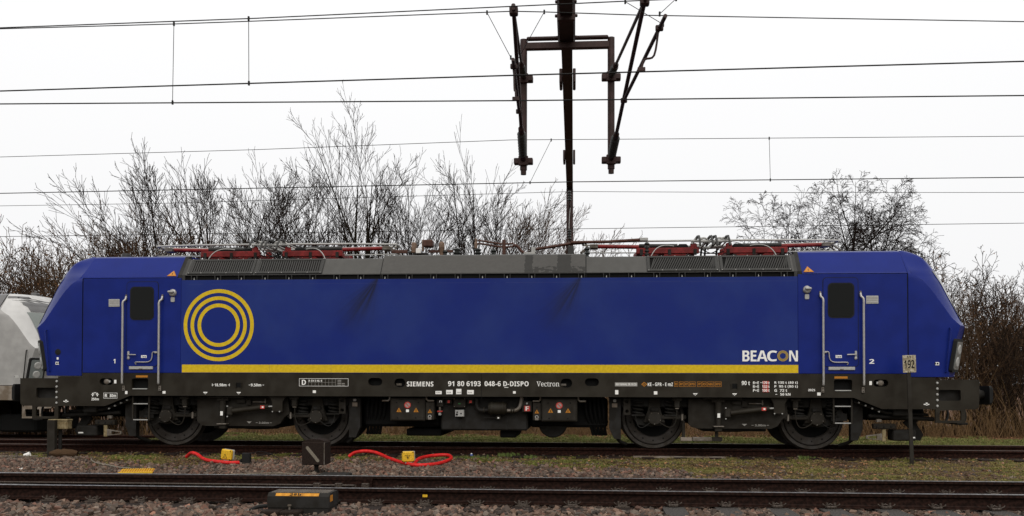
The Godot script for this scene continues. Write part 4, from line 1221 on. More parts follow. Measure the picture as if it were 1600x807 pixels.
	obox("valve_stem", M.worn_steel, l, -0.855, 0.66, 1.20, -0.815, 0.80, 1.28, 0.006)
	obox("valve_lever", M.red_print, l, -0.885, 0.695, 1.20, -0.785, 0.725, 1.30, 0.008)
	obox("valve_body", M.pale_steel, l, -0.86, 0.635, 1.20, -0.81, 0.685, 1.29, 0.006)
	var fb := obox("extinguisher_box", M.bogie_grey, l, 0.752, 0.705, 1.10, 0.935, 0.92, 1.34, 0.01)
	decal("red_panel", M.red_print, fb, 0.79, 0.725, 0.90, 0.825, 1.34)
	text("red_panel_print", "F", 0.815, 0.875, 0.735, 0.815, 1.343, M.white_print, fb)
	olathe("box_button", M.pale_steel, fb, [Vector2(0.02, 0), Vector2(0.016, 0.014), Vector2(0, 0.016)], V(0.84, 0.87, 1.34), V(0, 0, 1), 10)
	# eddy-current magnet and its carrier low beside the third wheel
	obox("track_magnet", M.worn_steel, l, 3.96, 0.165, 1.10, 4.33, 0.245, 1.22, 0.015)
	obox("magnet_carrier", M.taupe_paint, l, 3.74, 0.165, 1.10, 3.955, 0.24, 1.20, 0.01)
	obox("magnet_carrier", M.bogie_grey, l, 4.335, 0.165, 1.10, 4.52, 0.245, 1.20, 0.01)
	for x in [3.80, 4.42]: obox("magnet_hanger", M.bogie_grey, l, x - 0.03, 0.22, 1.10, x + 0.03, 0.55, 1.16, 0.01)
	# brackets with bored holes beside the inner wheels
	for e in [-1.0, 1.0]:
		var x: float = e * 2.73
		var q := plate("bored_bracket", M.bogie_grey, l, rrect(x - 0.065, 0.66, x + 0.065, 0.97, 0.01, 2), [rrect(x - 0.035, 0.88, x + 0.035, 0.94, 0.029, 5), rrect(x - 0.035, 0.70, x + 0.035, 0.76, 0.029, 5)], 1.27, 1.30)
		var hz: float = e * 2.50
		obox("bracket_tag", M.pale_steel, l, hz - 0.03, 0.90, 1.22, hz + 0.03, 0.95, 1.26, 0.01)
		decal("tag", M.taupe_paint, l, hz - 0.05, 0.80, hz + 0.05, 0.875, 1.222)
		for k in 5:
			otube("loose_hose", M.black, l, bez(V(e * (1.95 + k * 0.08), 0.98, 1.0), V(e * (1.92 + k * 0.1), 0.6, 1.1), V(e * (2.05 + k * 0.06), 0.5, 0.9), V(e * (2.1 + k * 0.06), 0.25, 0.8), 8), 0.03)

func blue_locomotive() -> void:
	var l := thing("locomotive", "blue electric locomotive with a yellow stripe, yellow rings and grey underframe", "locomotive")
	body_paint()
	obox("black_gap_core", M.black, l, -7.80, 1.02, -1.44, 7.80, 3.24, 1.395, 0.0)  # solid black inside, puts the shade of gaps and holes into colour
	obox("side_wall", M.blue, l, -5.853, 1.442, -W, 5.853, 3.236, -1.40, 0.004)
	obox("side_wall", M.blue, l, -5.853, 1.442, 1.40, 5.853, 3.236, W - 0.002, 0.0)
	uv_wall(l, "side_skin", M.blue_side, -5.853, 5.853, Vector2(W, 1.442), Vector2(W, 3.236))
	for s in [-1.0, 1.0]: cab_end(l, s)
	roof_cowl(l)
	roof_gear(l)
	for c in [[-4.43, 1.0], [-4.43, -1.0], [4.42, 1.0], [4.42, -1.0]]: pantograph(l, c[0] - 0.02 * c[1], c[1])
	# underframe
	var holes := []
	for s in [-1.0, 1.0]:
		holes.push_back(rrect(s * 7.34 - 0.135, 1.205, s * 7.34 + 0.135, 1.335, 0.062))
		holes.push_back(rrect(s * 6.665 - 0.165, 1.118, s * 6.665 + 0.165, 1.332, 0.035))
	holes.push_back(rrect(-2.18, 1.205, -1.907, 1.35, 0.07)); holes.push_back(rrect(-1.674, 1.175, -1.464, 1.34, 0.08))
	holes.push_back(rrect(1.483, 1.175, 1.698, 1.342, 0.08)); holes.push_back(rrect(1.937, 1.205, 2.199, 1.35, 0.07))
	var outline := P2([[-8.312, 0.795], [-7.36, 0.795], [-6.86, 1.0], [6.86, 1.0], [7.36, 0.795], [8.312, 0.795], [8.312, 1.370], [7.83, 1.375], [7.83, 1.438], [-7.83, 1.438], [-7.83, 1.375], [-8.312, 1.370]])
	plate("underframe", M.frame_grey, l, outline, holes, 1.43, W)
	plate("underframe", M.frame_grey, l, outline, [], -W, -1.43)
	for e in [-1.0, 1.0]:
		obox("hole_pipe", M.worn_steel, l, e * 1.57 - 0.09, 1.20, 1.38, e * 1.57 + 0.02, 1.25, 1.41, 0.01)
	for x in [-4.70, 4.70]:
		for dx in [-0.055, 0.055]: obox("lifting_lug", M.frame_grey, l, x + dx - 0.008, 1.16, W, x + dx + 0.008, 1.26, W + 0.03, 0.003)
		obox("lug_recess", M.black, l, x - 0.045, 1.165, W, x + 0.045, 1.255, W + 0.004, 0.0)
	bogie(l, -4.75); bogie(l, 4.75)
	underfloor(l)
	# yellow livery
	var st := decal("yellow_stripe", M.yellow, l, -5.828, 1.452, 5.858, 1.602, W + 0.0005)
	for x in [-1.93, -4.1, -2.9, 0.4]: obox("stripe_crease", M.gold_print, st, x, 1.452, W + 0.003, x + 0.006, 1.602, W + 0.0036, 0.0)
	for q in [[0.623, 0.695], [0.487, 0.557], [0.347, 0.418]]:
		var rb := Mb.new(); rb.ring(-5.107, 2.363, q[0], q[1], W + 0.0005, W + 0.003, 96)
		obj("yellow_ring", rb, M.yellow, l)
	# name on the side: five letters and an O made of fine rings
	var Y0 := 1.668
	var Y1 := 1.868
	for q in [["B", 4.845, 4.975], ["E", 4.995, 5.102], ["A", 5.107, 5.303], ["C", 5.295, 5.475], ["N", 5.695, 5.852]]:
		text("letter", q[0], q[1], q[2], Y0, Y1, W + 0.001, M.white_print, l)
	for q in [[0.088, 0.100], [0.072, 0.083], [0.056, 0.067]]:
		var rb := Mb.new(); rb.ring(5.580, 1.768, q[0], q[1], W + 0.0005, W + 0.003, 48)
		obj("letter_ring", rb, M.gold_print, l)
	# lettering on the underframe
	var Z := W + 0.0008
	text("lettering", "SIEMENS", -1.433, -0.925, 1.190, 1.283, Z, M.white_print, l)
	text("lettering", "91 80 6193", -0.644, -0.024, 1.196, 1.292, Z, M.white_print, l)
	text("lettering", "048-6 D-DISPO", 0.049, 0.882, 1.196, 1.292, Z, M.white_print, l)
	decal("underline", M.white_print, l, 0.425, 1.170, 0.50, 1.180)
	text("lettering", "Vectron", 1.033, 1.459, 1.195, 1.288, Z, M.white_print, l, "serif")
	obox("frame_joint", M.black, l, -0.014, 0.94, W, -0.006, 1.43, W + 0.002, 0.0)
	text("lettering", "18.98m", -5.18, -4.945, 1.183, 1.238, Z, M.white_print, l)
	text("lettering", "9.50m", -4.465, -4.26, 1.183, 1.238, Z, M.white_print, l)
	for x in [-5.222, -4.915, -4.505, -4.232]: decal("arrow", M.white_print, l, x, 1.206, x + 0.028, 1.215)
	for x in [-5.228, -4.887]: decal("arrow", M.white_print, l, x, 1.185, x + 0.008, 1.238)
	text("lettering", "250m", -7.635, -7.485, 0.905, 0.955, Z, M.white_print, l)
	var hump := Mb.new()
	for a in [[-7.64, 1.015, -7.58, 1.024], [-7.62, 0.985, -7.60, 1.05], [-7.545, 1.015, -7.485, 1.024], [-7.525, 0.985, -7.505, 1.05], [-7.59, 1.005, -7.58, 1.055], [-7.545, 1.005, -7.535, 1.055], [-7.59, 1.05, -7.535, 1.06]]:
		hump.box(a[0], a[1], W, a[2], a[3], W + 0.003)
	obj("hump_pictogram", hump, M.white_print, l)
	frame_box(l, -7.39, 0.945, -7.115, 1.052)
	text("lettering", "R", -7.365, -7.315, 0.968, 1.030, Z, M.white_print, l)
	text("lettering", "80m", -7.265, -7.14, 0.968, 1.030, Z, M.white_print, l)
	frame_box(l, -3.517, 1.189, -2.561, 1.338)
	text("lettering", "D", -3.465, -3.385, 1.215, 1.313, Z, M.white_print, l)
	var tb := Mb.new()
	for k in 9: tb.box(-3.34 + k * 0.066, 1.20, W, -3.336 + k * 0.066, 1.328, W + 0.002)
	tb.box(-3.34, 1.262, W, -2.81, 1.266, W + 0.002)
	obj("table_lines", tb, M.grey_print, l)
	text("lettering", "A CH I NL B", -3.335, -3.07, 1.277, 1.312, Z, M.white_print, l)
	for k in 4: decal("table_print", M.grey_print, l, -2.77, 1.205 + k * 0.031, -2.70, 1.218 + k * 0.031)
	for k in 2: decal("table_print", M.grey_print, l, -2.69, 1.205 + k * 0.031, -2.63 , 1.218 + k * 0.031)
	var rv := decal("revision_panel", M.grey_print, l, 2.497, 1.200, 2.912, 1.272)
	text("revision_print", "REV MMAL 28.10.25", 2.512, 2.897, 1.216, 1.256, W + 0.0092, M.white_print, rv)
	var dm := Mb.new()
	dm.prism(P2([[2.985, 1.240], [3.04, 1.285], [3.095, 1.240], [3.04, 1.195]]), W, W + 0.002)
	obj("diamond_mark", dm, M.orange_print, l)
	dm = Mb.new()
	dm.prism(P2([[3.005, 1.240], [3.04, 1.270], [3.075, 1.240], [3.04, 1.210]]), W + 0.002, W + 0.003)
	obj("diamond_inner", dm, M.frame_grey, l)
	text("diamond_print", "K", 3.026, 3.054, 1.226, 1.254, W + 0.0035, M.orange_print, l)
	text("lettering", "KE - GPR - E mZ", 3.105, 3.570, 1.207, 1.272, Z, M.white_print, l)
	var marks := [["D", 3.595, 3.665], ["RP", 3.685, 3.765], ["KP", 3.78, 3.855], ["KPD", 3.87, 3.985], ["FP", 4.015, 4.095], ["O", 4.105, 4.185], ["NBU", 4.20, 4.325], ["KPD", 4.34, 4.46]]
	for q in marks:
		frame_box(l, q[1], 1.196, q[2], 1.290, M.orange_print)
		text("mark_print", q[0], q[1] + 0.016, q[2] - 0.016, 1.222, 1.265, Z, M.orange_print, l)
	text("lettering", "90 t", 4.83, 4.98, 1.228, 1.305, Z, M.white_print, l)
	var rows := [["R+E", "R 135 t (80 t)"], ["R+E", "P  95 t (80 t)"], ["P+E", "G  72 t"], ["", "56 kN"]]
	for k in 4:
		var y := 1.246 - k * 0.070
		if rows[k][0]:
			text("lettering", rows[k][0], 5.036, 5.145, y, y + 0.050, Z, M.white_print, l)
			var rp := decal("red_figures", M.red_print, l, 5.21, y - 0.006, 5.325, y + 0.056)
			text("red_figures_print", ["170 t", "132 t", "100 t"][k], 5.20, 5.335, y, y + 0.050, W + 0.009, M.white_print, rp)
		if k < 2: text("lettering", rows[k][1], 5.425, 5.848, y, y + 0.052, Z, M.white_print, l)
		elif k == 2: text("lettering", rows[k][1], 5.425, 5.655, y, y + 0.050, Z, M.white_print, l)
		else: text("lettering", rows[k][1], 5.53, 5.715, y, y + 0.050, Z, M.white_print, l)
	decal("arrow", M.white_print, l, 5.165, 1.270, 5.20, 1.278)
	decal("arrow", M.white_print, l, 5.44, 1.055, 5.475, 1.063)
	text("lettering", "2025", 6.035, 6.160, 1.119, 1.160, Z, M.white_print, l)
	for x in [-5.36, -4.70, 3.98, 4.70]:
		var tr := Mb.new()
		tr.prism(P2([[x - 0.045, 1.075], [x + 0.045, 1.075], [x + 0.02, 1.045], [x + 0.012, 1.058], [x - 0.012, 1.058], [x - 0.02, 1.045]]), W, W + 0.003)
		tr.prism(P2([[x - 0.015, 1.045], [x + 0.015, 1.045], [x, 1.03]]), W, W + 0.003)
		obj("jacking_mark", tr, M.white_print, l)
	for q in [[-6.935, 1.03, 0.024, 0.06], [-6.18, 1.04, 0.03, 0.05], [-3.22, 1.06, 0.03, 0.05], [2.53, 1.05, 0.03, 0.08], [3.25, 1.05, 0.032, 0.06], [6.23, 1.04, 0.032, 0.055], [0.613, 1.06, 0.026, 0.045]]:
		decal("tag", M.white_print, l, q[0] - q[2], q[1], q[0] + q[2], q[1] + q[3])
	for q in [[-0.885, -0.765, 1.045, 1.105], [-0.68, -0.555, 1.045, 1.125], [-0.49, -0.39, 1.045, 1.145], [-0.28, -0.155, 1.045, 1.125]]:
		var tg := decal("notice", M.white_print, l, q[0], q[2], q[1], q[3])
		for k in 3: decal("notice_print", M.grey_print, tg, q[0] + 0.02 + k * 0.028, q[2] + 0.03, q[0] + 0.036 + k * 0.028, q[2] + 0.045, W + 0.009)

func frame_box(l: Node, x0: float, y0: float, x1: float, y1: float, m: Material = null) -> void:
	var t := 0.006
	var b := Mb.new()
	b.box(x0, y0, W, x1, y0 + t, W + 0.002); b.box(x0, y1 - t, W, x1, y1, W + 0.002)
	b.box(x0, y0 + t, W, x0 + t, y1 - t, W + 0.002); b.box(x1 - t, y0 + t, W, x1, y1 - t, W + 0.002)
	obj("print_border", b, m if m else M.white_print, l)

func white_locomotive() -> void:
	# a second engine on the next track; only its nose is in view
	var l := thing("locomotive", "white and silver locomotive behind the first cab, its windscreen toned pale like mirrored sky beside the blue nose", "locomotive", V(-20.88, -0.22, -5.5))
	obox("black_gap_core", M.black, l, -8.0, 1.02, -1.44, 7.80, 3.24, 1.395, 0.0)  # black filler again, darkens the gaps by colour
	for f in [1.0, -1.0]:
		obox("side_wall", M.silver_paint, l, -8.0, 1.442, f * 1.40, 7.822, 3.277, f * W, 0.004)
		obox("underframe", M.taupe_paint, l, -8.0, 1.0, f * 1.40, 8.40, 1.37, f * W, 0.006)
	xprism("cab_roof", M.grey_paint, l, [[1.494, 3.290], [1.478, 3.314], [1.072, 3.728], [0.95, 3.768], [0, 3.80], [-0.95, 3.768], [-1.072, 3.728], [-1.478, 3.314], [-1.494, 3.290]], -8.0, 7.826)
	var n := cab_nose(l, 1.0, M.silver_paint, M.white_paint, M.silver_paint, M.glass_sky_pale, M.lamp_glass)
	obox("body_joint", M.rubber, l, 7.822, 1.39, -1.49, 7.842, 3.27, 1.49, 0.0)
	obox("pictogram", M.white_print, n, 8.28, 1.57, 1.43, 8.38, 1.62, 1.455, 0.0)
	for dx in [0.025, 0.075]: obox("pictogram_mark", M.black_print, n, 8.28 + dx - 0.016, 1.58, 1.44, 8.28 + dx + 0.016, 1.61, 1.457, 0.0)
	# dark roof shield over the windscreen
	var rs := Mb.new()
	var rows := []
	for k in 8: rows.push_back(front_row(lerpf(3.29, 3.70, k / 7.0), 1.0, 0.014, 1.16))
	grid(rs, rows, false)
	obj("roof_shield", rs, M.grey_paint, n)
	obox("aerial", M.grey_paint, l, 8.0, 3.74, 0.1, 8.16, 3.86, 0.3, 0.02)
	var out := P2([[8.405, 0.535], [8.94, 0.535], [8.94, 0.79], [9.16, 0.79], [9.205, 0.83], [9.205, 1.335], [8.405, 1.335]])
	plate("buffer_beam_plate", M.taupe_paint, l, out, [rrect(8.465, 0.945, 8.865, 1.15, 0.03, 3), rrect(8.48, 0.58, 8.87, 0.77, 0.03, 3)], 1.25, 1.30)
	obox("buffer_beam", M.taupe_paint, l, 8.40, 0.86, -1.24, 9.18, 1.325, 1.24, 0.02)
	obox("front_floor", M.dark_steel, l, 7.83, 1.0, -1.40, 8.42, 1.375, 1.40, 0.0)
	for k in 5: olathe("beam_bolt", M.dark_steel, l, [Vector2(0.018, 0), Vector2(0.014, 0.012), Vector2(0, 0.014)], V(8.445, 1.275 - k * 0.105, 1.30), V(0, 0, 1), 8)
	for z in [0.875, -0.875]:
		var bu := olathe("buffer", M.dark_steel, l, [Vector2(0.15, 0.0), Vector2(0.15, 0.10), Vector2(0.11, 0.13), Vector2(0.11, 0.22), Vector2(0.085, 0.23), Vector2(0.085, 0.31)], V(9.11, 1.05, z), V(1, 0, 0), 24)
		var bp := Mb.new()
		bp.xf = Transform3D(Basis(V(0, 0, -1), Vector3.UP, V(1, 0, 0)), V(9.40, 1.05, z))
		bp.prism(rrect(-0.30, -0.18, 0.30, 0.17, 0.05), 0.0, 0.075)
		obj("buffer_plate", bp, M.rubber, bu)
	obox("rail_guard", M.black, l, 7.6, 0.16, -1.2, 8.6, 0.62, 1.0, 0.05)
	for x in [6.25, 3.25]:
		for f in [1.0, -1.0]:
			olathe("wheel", M.wheel_tyre, l, [Vector2(0.62, -0.01), Vector2(0.628, 0.008), Vector2(0.6, 0.045), Vector2(0.6, 0.118), Vector2(0.538, 0.130), Vector2(0.53, 0.10), Vector2(0.0, 0.10)], V(x, 0.6005, f * 0.69), V(0, 0, f), 40)
	obox("bogie_frame", M.bogie_grey, l, 2.6, 0.42, 0.98, 7.2, 0.98, 1.25, 0.03)
	obox("bogie_frame", M.bogie_grey, l, 2.6, 0.42, -1.25, 7.2, 0.98, -0.98, 0.03)

# ------------------------------------------------------------------ overhead line
func sagged(a: Vector3, b: Vector3, sag: float, k := 16) -> Array:
	var p := []
	for i in k + 1:
		var t := float(i) / k
		p.push_back(a.lerp(b, t) - V(0, sag * 4.0 * t * (1.0 - t), 0))
	return p

func wire(called: String, label: String, group: String, pts: Array, r: float) -> MeshInstance3D:
	var o := otube(called, M.wire, self, pts, r, 6)
	tag(o, label, "overhead wire", group)
	return o

func dropper(parent: Node, a: Vector3, b: Vector3) -> void:
	var o := otube("dropper", M.wire, parent, [a, b], 0.0050, 5)
	for p in [a, b]: obox("dropper_clip", M.wire, o, p.x - 0.012, p.y - 0.03, p.z - 0.012, p.x + 0.012, p.y + 0.03, p.z + 0.012, 0.003)

func overhead_line() -> void:
	# contact wires
	var c := wire("contact_wire", "contact wire above the turnout track, straight over the rails", "contact wires", [V(-26, 5.15, 6.9), V(-6.1, 5.26, 7.06), V(0.98, 5.285, 7.18), V(7.4, 5.30, 7.25), V(26, 5.30, 7.3)], 0.0095)
	var d := wire("contact_wire", "contact wire above the turnout, drifting towards the siding at the right", "contact wires", [V(-30, 5.30, 7.3), V(-6.51, 5.30, 6.33), V(0.9, 5.30, 5.99), V(8.05, 5.30, 5.75), V(28, 5.30, 5.1)], 0.0095)
	var f := wire("contact_wire", "contact wire just over the pantographs of the blue locomotive", "contact wires", [V(-30, 5.27, -0.5), V(-10.5, 5.30, -0.13), V(1.63, 5.31, 0.22), V(10.5, 5.31, 0.08), V(30, 5.30, -0.3)], 0.0095)
	# messengers
	var b := wire("messenger_wire", "upper carrier wire ending at the left cantilever, over the turnout contact wire", "messenger wires", [V(-28, 6.12, 6.7), V(-5.94, 6.057, 7.26), V(-2.41, 6.094, 7.26), V(0.985, 6.161, 7.26), V(2.64, 6.20, 7.24), V(10, 6.30, 7.2), V(28, 6.4, 7.1)], 0.0074)
	var a := wire("messenger_wire", "upper carrier wire dipping on both sides of the cantilever arms", "messenger wires", [V(-28, 6.25, 6.9), V(-6.70, 6.50, 6.06), V(-4.06, 6.50, 6.07), V(-2.81, 6.50, 6.10), V(0.91, 6.52, 6.16), V(1.36, 6.51, 6.13), V(2.71, 6.47, 6.02), V(8.2, 6.44, 5.47), V(28, 6.4, 4.3)], 0.0074)
	var e := wire("messenger_wire", "thin carrier wire above the locomotive roof, dropper at the right", "messenger wires", [V(-30, 5.9, -0.2), V(-10.49, 6.052, 0), V(-4.91, 6.12, 0), V(0.45, 6.235, 0), V(3.05, 6.208, 0), V(10.56, 6.139, 0), V(30, 6.1, 0)], 0.0062)
	wire("feeder_wire", "thin upper feeder wire strung behind the locomotive before the trees", "feeder wires", [V(-34, 6.4, -8), V(-15.5, 6.507, -8), V(-10.58, 6.525, -8), V(1.595, 6.72, -8), V(7.09, 6.624, -8), V(14.05, 6.536, -8), V(34, 6.4, -8)], 0.0074)
	wire("feeder_wire", "thin lower feeder wire strung behind the locomotive before the trees", "feeder wires", [V(-34, 5.55, -8), V(-15.5, 5.585, -8), V(1.5, 5.648, -8), V(14.04, 5.684, -8), V(34, 5.7, -8)], 0.0085)
	dropper(a, V(-4.05, 6.50, 6.07), V(-3.99, 5.30, 6.23))
	dropper(b, V(-2.51, 6.093, 7.26), V(-2.55, 5.275, 7.12))
	dropper(e, V(5.63, 6.18, 0.0), V(5.62, 5.31, 0.15))
	# angled pull-off lines near the arms
	dropper(a, V(0.55, 6.515, 6.15), V(0.87, 5.95, 5.9))
	dropper(a, V(1.36, 6.51, 6.13), V(0.92, 5.92, 5.7))
	dropper(b, V(2.45, 6.19, 7.24), V(2.93, 5.86, 7.3))
	dropper(b, V(3.10, 6.21, 7.24), V(2.87, 5.92, 7.5))
	dropper(e, V(1.25, 6.22, 0.0), V(0.83, 5.31, 0.2))
	# gantry: steel mast behind the siding, long beam over the tracks, hung frame with two drop tubes
	var g := thing("catenary_gantry", "dark brown steel overhead-line gantry with a hung frame and two cantilevers", "gantry", V(1.47, -0.2, -10.6))
	var O := Node3D.new()
	var mast := Mb.new()
	mast.box(-0.105, 0.0, -0.10, 0.105, 7.5, -0.085, 0.003); mast.box(-0.105, 0.0, 0.085, 0.105, 7.5, 0.10, 0.003)
	mast.box(-0.012, 0.0, -0.085, 0.012, 7.5, 0.085)
	mast.box(-0.25, 0.0, -0.25, 0.25, 0.25, 0.25, 0.02)
	obj("mast", mast, M.gantry, g)
	# beam, slightly askew: from over the mast to a point in front of the hung frame and on over the camera side
	var A := V(0.0, 7.5, 0.0); var B := V(0.26, 7.5, 24.0)
	var dirv := (B - A).normalized()
	var bm := Mb.new()
	bm.xf = Transform3D(Basis(dirv.cross(Vector3.UP) * -1.0, Vector3.UP, dirv), A)
	if bm.xf.basis.determinant() < 0: bm.xf.basis.x = -bm.xf.basis.x
	bm.box(-0.10, 0.0, -0.15, 0.10, 0.018, 24.0, 0.003); bm.box(-0.10, 0.20, -0.15, 0.10, 0.218, 24.0, 0.003); bm.box(-0.010, 0.018, -0.15, 0.010, 0.20, 24.0)
	obj("beam", bm, M.gantry, g)
	var fx := bm.xf
	for z in [3.9, 10.75]:
		for s in [-1.0, 1.0]:
			var k := Mb.new(); k.xf = fx
			k.box(s * 0.105, -0.03, z - 0.28, s * 0.165, 0.25, z + 0.28, 0.012)
			var cl := obj("splice_plate", k, M.gantry, g)
			for dz in [-0.2, 0.2]:
				olathe("splice_bolt", M.gantry, cl, [Vector2(0.022, 0), Vector2(0.018, 0.02), Vector2(0, 0.022)], fx * V(s * 0.135, -0.03, z + dz), Vector3.DOWN, 8)
	# sleeve where the frame hangs, with bolted collars
	for q in [[13.3, 14.5, 0.15], [14.9, 16.2, 0.135]]:
		var k := Mb.new(); k.xf = fx
		k.box(-q[2], -0.10, q[0], q[2], 0.27, q[1], 0.03)
		var slv := obj("sleeve", k, M.gantry, g)
		for dz in [0.1, q[1] - q[0] - 0.1]:
			for s in [-1.0, 1.0]:
				olathe("collar_bolt", M.gantry, slv, [Vector2(0.03, 0), Vector2(0.026, 0.035), Vector2(0, 0.04)], fx * V(s * q[2], 0.03, q[0] + dz), fx.basis.x * s, 8)
	# hung frame (positions relative to the mast foot)
	var H := func(x: float, y: float, z: float) -> Vector3: return V(x - 1.47, y + 0.2, z + 10.6)
	var xl := 0.868; var xr := 2.388; var zf := 2.92
	var arm := Mb.new()
	arm.box(xl - 1.47 - 0.045, 7.27, zf + 10.6 - 0.05, xr - 1.47 + 0.045, 7.40, zf + 10.6 + 0.05, 0.02)
	arm.box(xl - 1.47 + 0.05, 7.44, zf + 10.6 - 0.05, xr - 1.47 - 0.045, 7.50, zf + 10.6 + 0.05, 0.02)
	obj("cross_arm", arm, M.gantry, g)
	for x in [xl, xr]:
		var dt := Mb.new()
		dt.tube([H.call(x, 4.97, zf), H.call(x, 7.26, zf)], 0.062, 0.062, 14)
		dt.lathe([Vector2(0, -0.085), Vector2(0.048, -0.08), Vector2(0.05, 0.0)], H.call(x, 4.97, zf), Vector3.UP, 14)
		var tb := obj("drop_tube", dt, M.gantry, g)
		for y in [5.12, 6.56]:
			for s in [-1.0, 1.0]:
				var q := Mb.new()
				var p: Vector3 = H.call(x + s * 0.105, y, zf)
				q.box(p.x - 0.06, p.y - 0.05, p.z - 0.07, p.x + 0.06, p.y + 0.05, p.z + 0.09, 0.012)
				obj("tube_clamp", q, M.gantry, tb)
			var q2 := Mb.new()
			var p2: Vector3 = H.call(x, y, zf)
			q2.box(p2.x - 0.085, p2.y - 0.085, p2.z + 0.04, p2.x + 0.085, p2.y + 0.085, p2.z + 0.10, 0.012)
			obj("tube_clamp", q2, M.gantry, tb)
	# cantilevers: [tube x, end x, end z, messenger y]
	for q in [[xl, 0.93, 6.16, 6.52, 0.92, 3.95, 6.15, 5.84], [xr, 2.70, 7.22, 6.20, 2.93, 4.75, 7.65, 5.84]]:
		var cn := Node3D.new(); cn.name = "cantilever"; g.add_child(cn, true)
		var lo: Vector3 = H.call(q[0], 5.14, zf + 0.10); var hi: Vector3 = H.call(q[0], 6.58, zf + 0.10); var en: Vector3 = H.call(q[1], q[3], q[2])
		for st in [[lo, 0.62, 8, 0.075], [hi, 0.50, 6, 0.062]]:
			var p: Vector3 = st[0]
			var dv := (en - p).normalized()
			olathe("insulator", M.insulator, cn, ribbed(st[1], st[3], st[2], 0.62), p + dv * 0.10, dv, 14)
			olathe("insulator_cap", M.gantry, cn, [Vector2(0.05, 0.0), Vector2(0.055, 0.10), Vector2(0.03, 0.14)], p, dv, 12)
			olathe("insulator_cap", M.gantry, cn, [Vector2(0.05, -0.02), Vector2(0.05, 0.12), Vector2(0.028, 0.16)], p + dv * (st[1] + 0.10), dv, 12)
			otube("strut" if st[0] == lo else "stay", M.gantry, cn, [p + dv * (st[1] + 0.2), en + dv * 0.12], 0.030 if st[0] == lo else 0.024, 10)
		obox("messenger_clamp", M.gantry, cn, en.x - 0.06, en.y - 0.06, en.z - 0.06, en.x + 0.06, en.y + 0.06, en.z + 0.06, 0.015)
		var t0: float = (q[5] - zf) / (q[2] - zf)
		var r0: Vector3 = lo.lerp(en, clampf(t0, 0.2, 0.95)); var r1: Vector3 = H.call(q[4], q[7], q[6])
		if q[0] == xl: r0 = H.call(0.885, 5.60, 4.3)
		otube("registration_tube", M.gantry, cn, [r0, r1], 0.026, 10)
		for t in [0.02, 0.88]:
			var p: Vector3 = r0.lerp(r1, t)
			obox("tube_clamp", M.gantry, cn, p.x - 0.05, p.y - 0.035, p.z - 0.03, p.x + 0.05, p.y + 0.035, p.z + 0.03, 0.01)
		var wz := 7.19 if q[0] == xr else 6.0
		var wx := 2.66 if q[0] == xr else 0.95
		var s0: Vector3 = r0.lerp(r1, 0.86)
		var s1: Vector3 = H.call(wx, 5.33, wz)
		otube("steady_arm", M.gantry, cn, smooth([s0, s0.lerp(s1, 0.25) - V(0, 0.2, 0), s0.lerp(s1, 0.8) + V(0, 0.02, 0), s1], 4), 0.014, 8)
		obox("wire_clip", M.gantry, cn, s1.x - 0.05, s1.y - 0.035, s1.z - 0.02, s1.x + 0.05, s1.y + 0.02, s1.z + 0.02, 0.006)
	# brackets on the mast for the feeder wires
	for q in [[6.92, 0.0], [5.85, 0.0]]:
		otube("feeder_bracket", M.gantry, g, [V(0, q[0], 0.1), V(0.03, q[0], 2.5)], 0.02, 8)
		olathe("feeder_insulator", M.insulator, g, ribbed(0.30, 0.06, 4), V(0.03, q[0] + 0.02 if q[0] > 6.5 else q[0] - 0.02, 2.6), Vector3.DOWN if q[0] > 6.5 else Vector3.DOWN, 10)
	otube("down_lead", M.pale_steel, g, bez(V(0.02, 6.9, 0.13), V(-0.06, 6.2, 0.2), V(0.0, 5.5, 0.2), V(0.02, 4.9, 0.12), 8), 0.012, 6)
	O.free()

# ------------------------------------------------------------------ trees and shrubs
class Wood:
	var v := PackedVector3Array()
	var n := PackedVector3Array()
	func limb(pts: PackedVector3Array, r0: float, r1: float, k: int) -> void:
		var m := pts.size()
		var s := Vector3.RIGHT
		var pr := PackedVector3Array(); var pn := PackedVector3Array()
		for i in m:
			var e := (pts[mini(i + 1, m - 1)] - pts[maxi(i - 1, 0)]).normalized()
			s = (s - e * s.dot(e))
			if s.length_squared() < 1e-4: s = Vector3.BACK - e * e.z
			s = s.normalized()
			var u := s.cross(e)
			var r := lerpf(r0, r1, float(i) / (m - 1))
			var cr := PackedVector3Array(); var cn := PackedVector3Array()
			for j in k:
				var a := TAU * j / k
				var w := s * cos(a) + u * sin(a)
				cr.push_back(pts[i] + w * r); cn.push_back(w)
			if i > 0:
				for j in k:
					var l := (j + 1) % k
					v.push_back(pr[j]); v.push_back(pr[l]); v.push_back(cr[j])
					v.push_back(pr[l]); v.push_back(cr[l]); v.push_back(cr[j])
					n.push_back(pn[j]); n.push_back(pn[l]); n.push_back(cn[j])
					n.push_back(pn[l]); n.push_back(cn[l]); n.push_back(cn[j])
			pr = cr; pn = cn
	func leaf(p: Vector3, d: Vector3, w: Vector3) -> void:
		var m := d.cross(w).normalized()
		v.push_back(p); v.push_back(p + d * 0.5 + w); v.push_back(p + d)
		v.push_back(p); v.push_back(p + d); v.push_back(p + d * 0.5 - w)
		for i in 6: n.push_back(m)
	func mesh(scale: float) -> ArrayMesh:
		var q := PackedVector3Array()
		for p in v: q.push_back(p * scale)
		var a := []
		a.resize(Mesh.ARRAY_MAX)
		a[Mesh.ARRAY_VERTEX] = q; a[Mesh.ARRAY_NORMAL] = n
		var mm := ArrayMesh.new()
		mm.add_surface_from_arrays(Mesh.PRIMITIVE_TRIANGLES, a)
		return mm

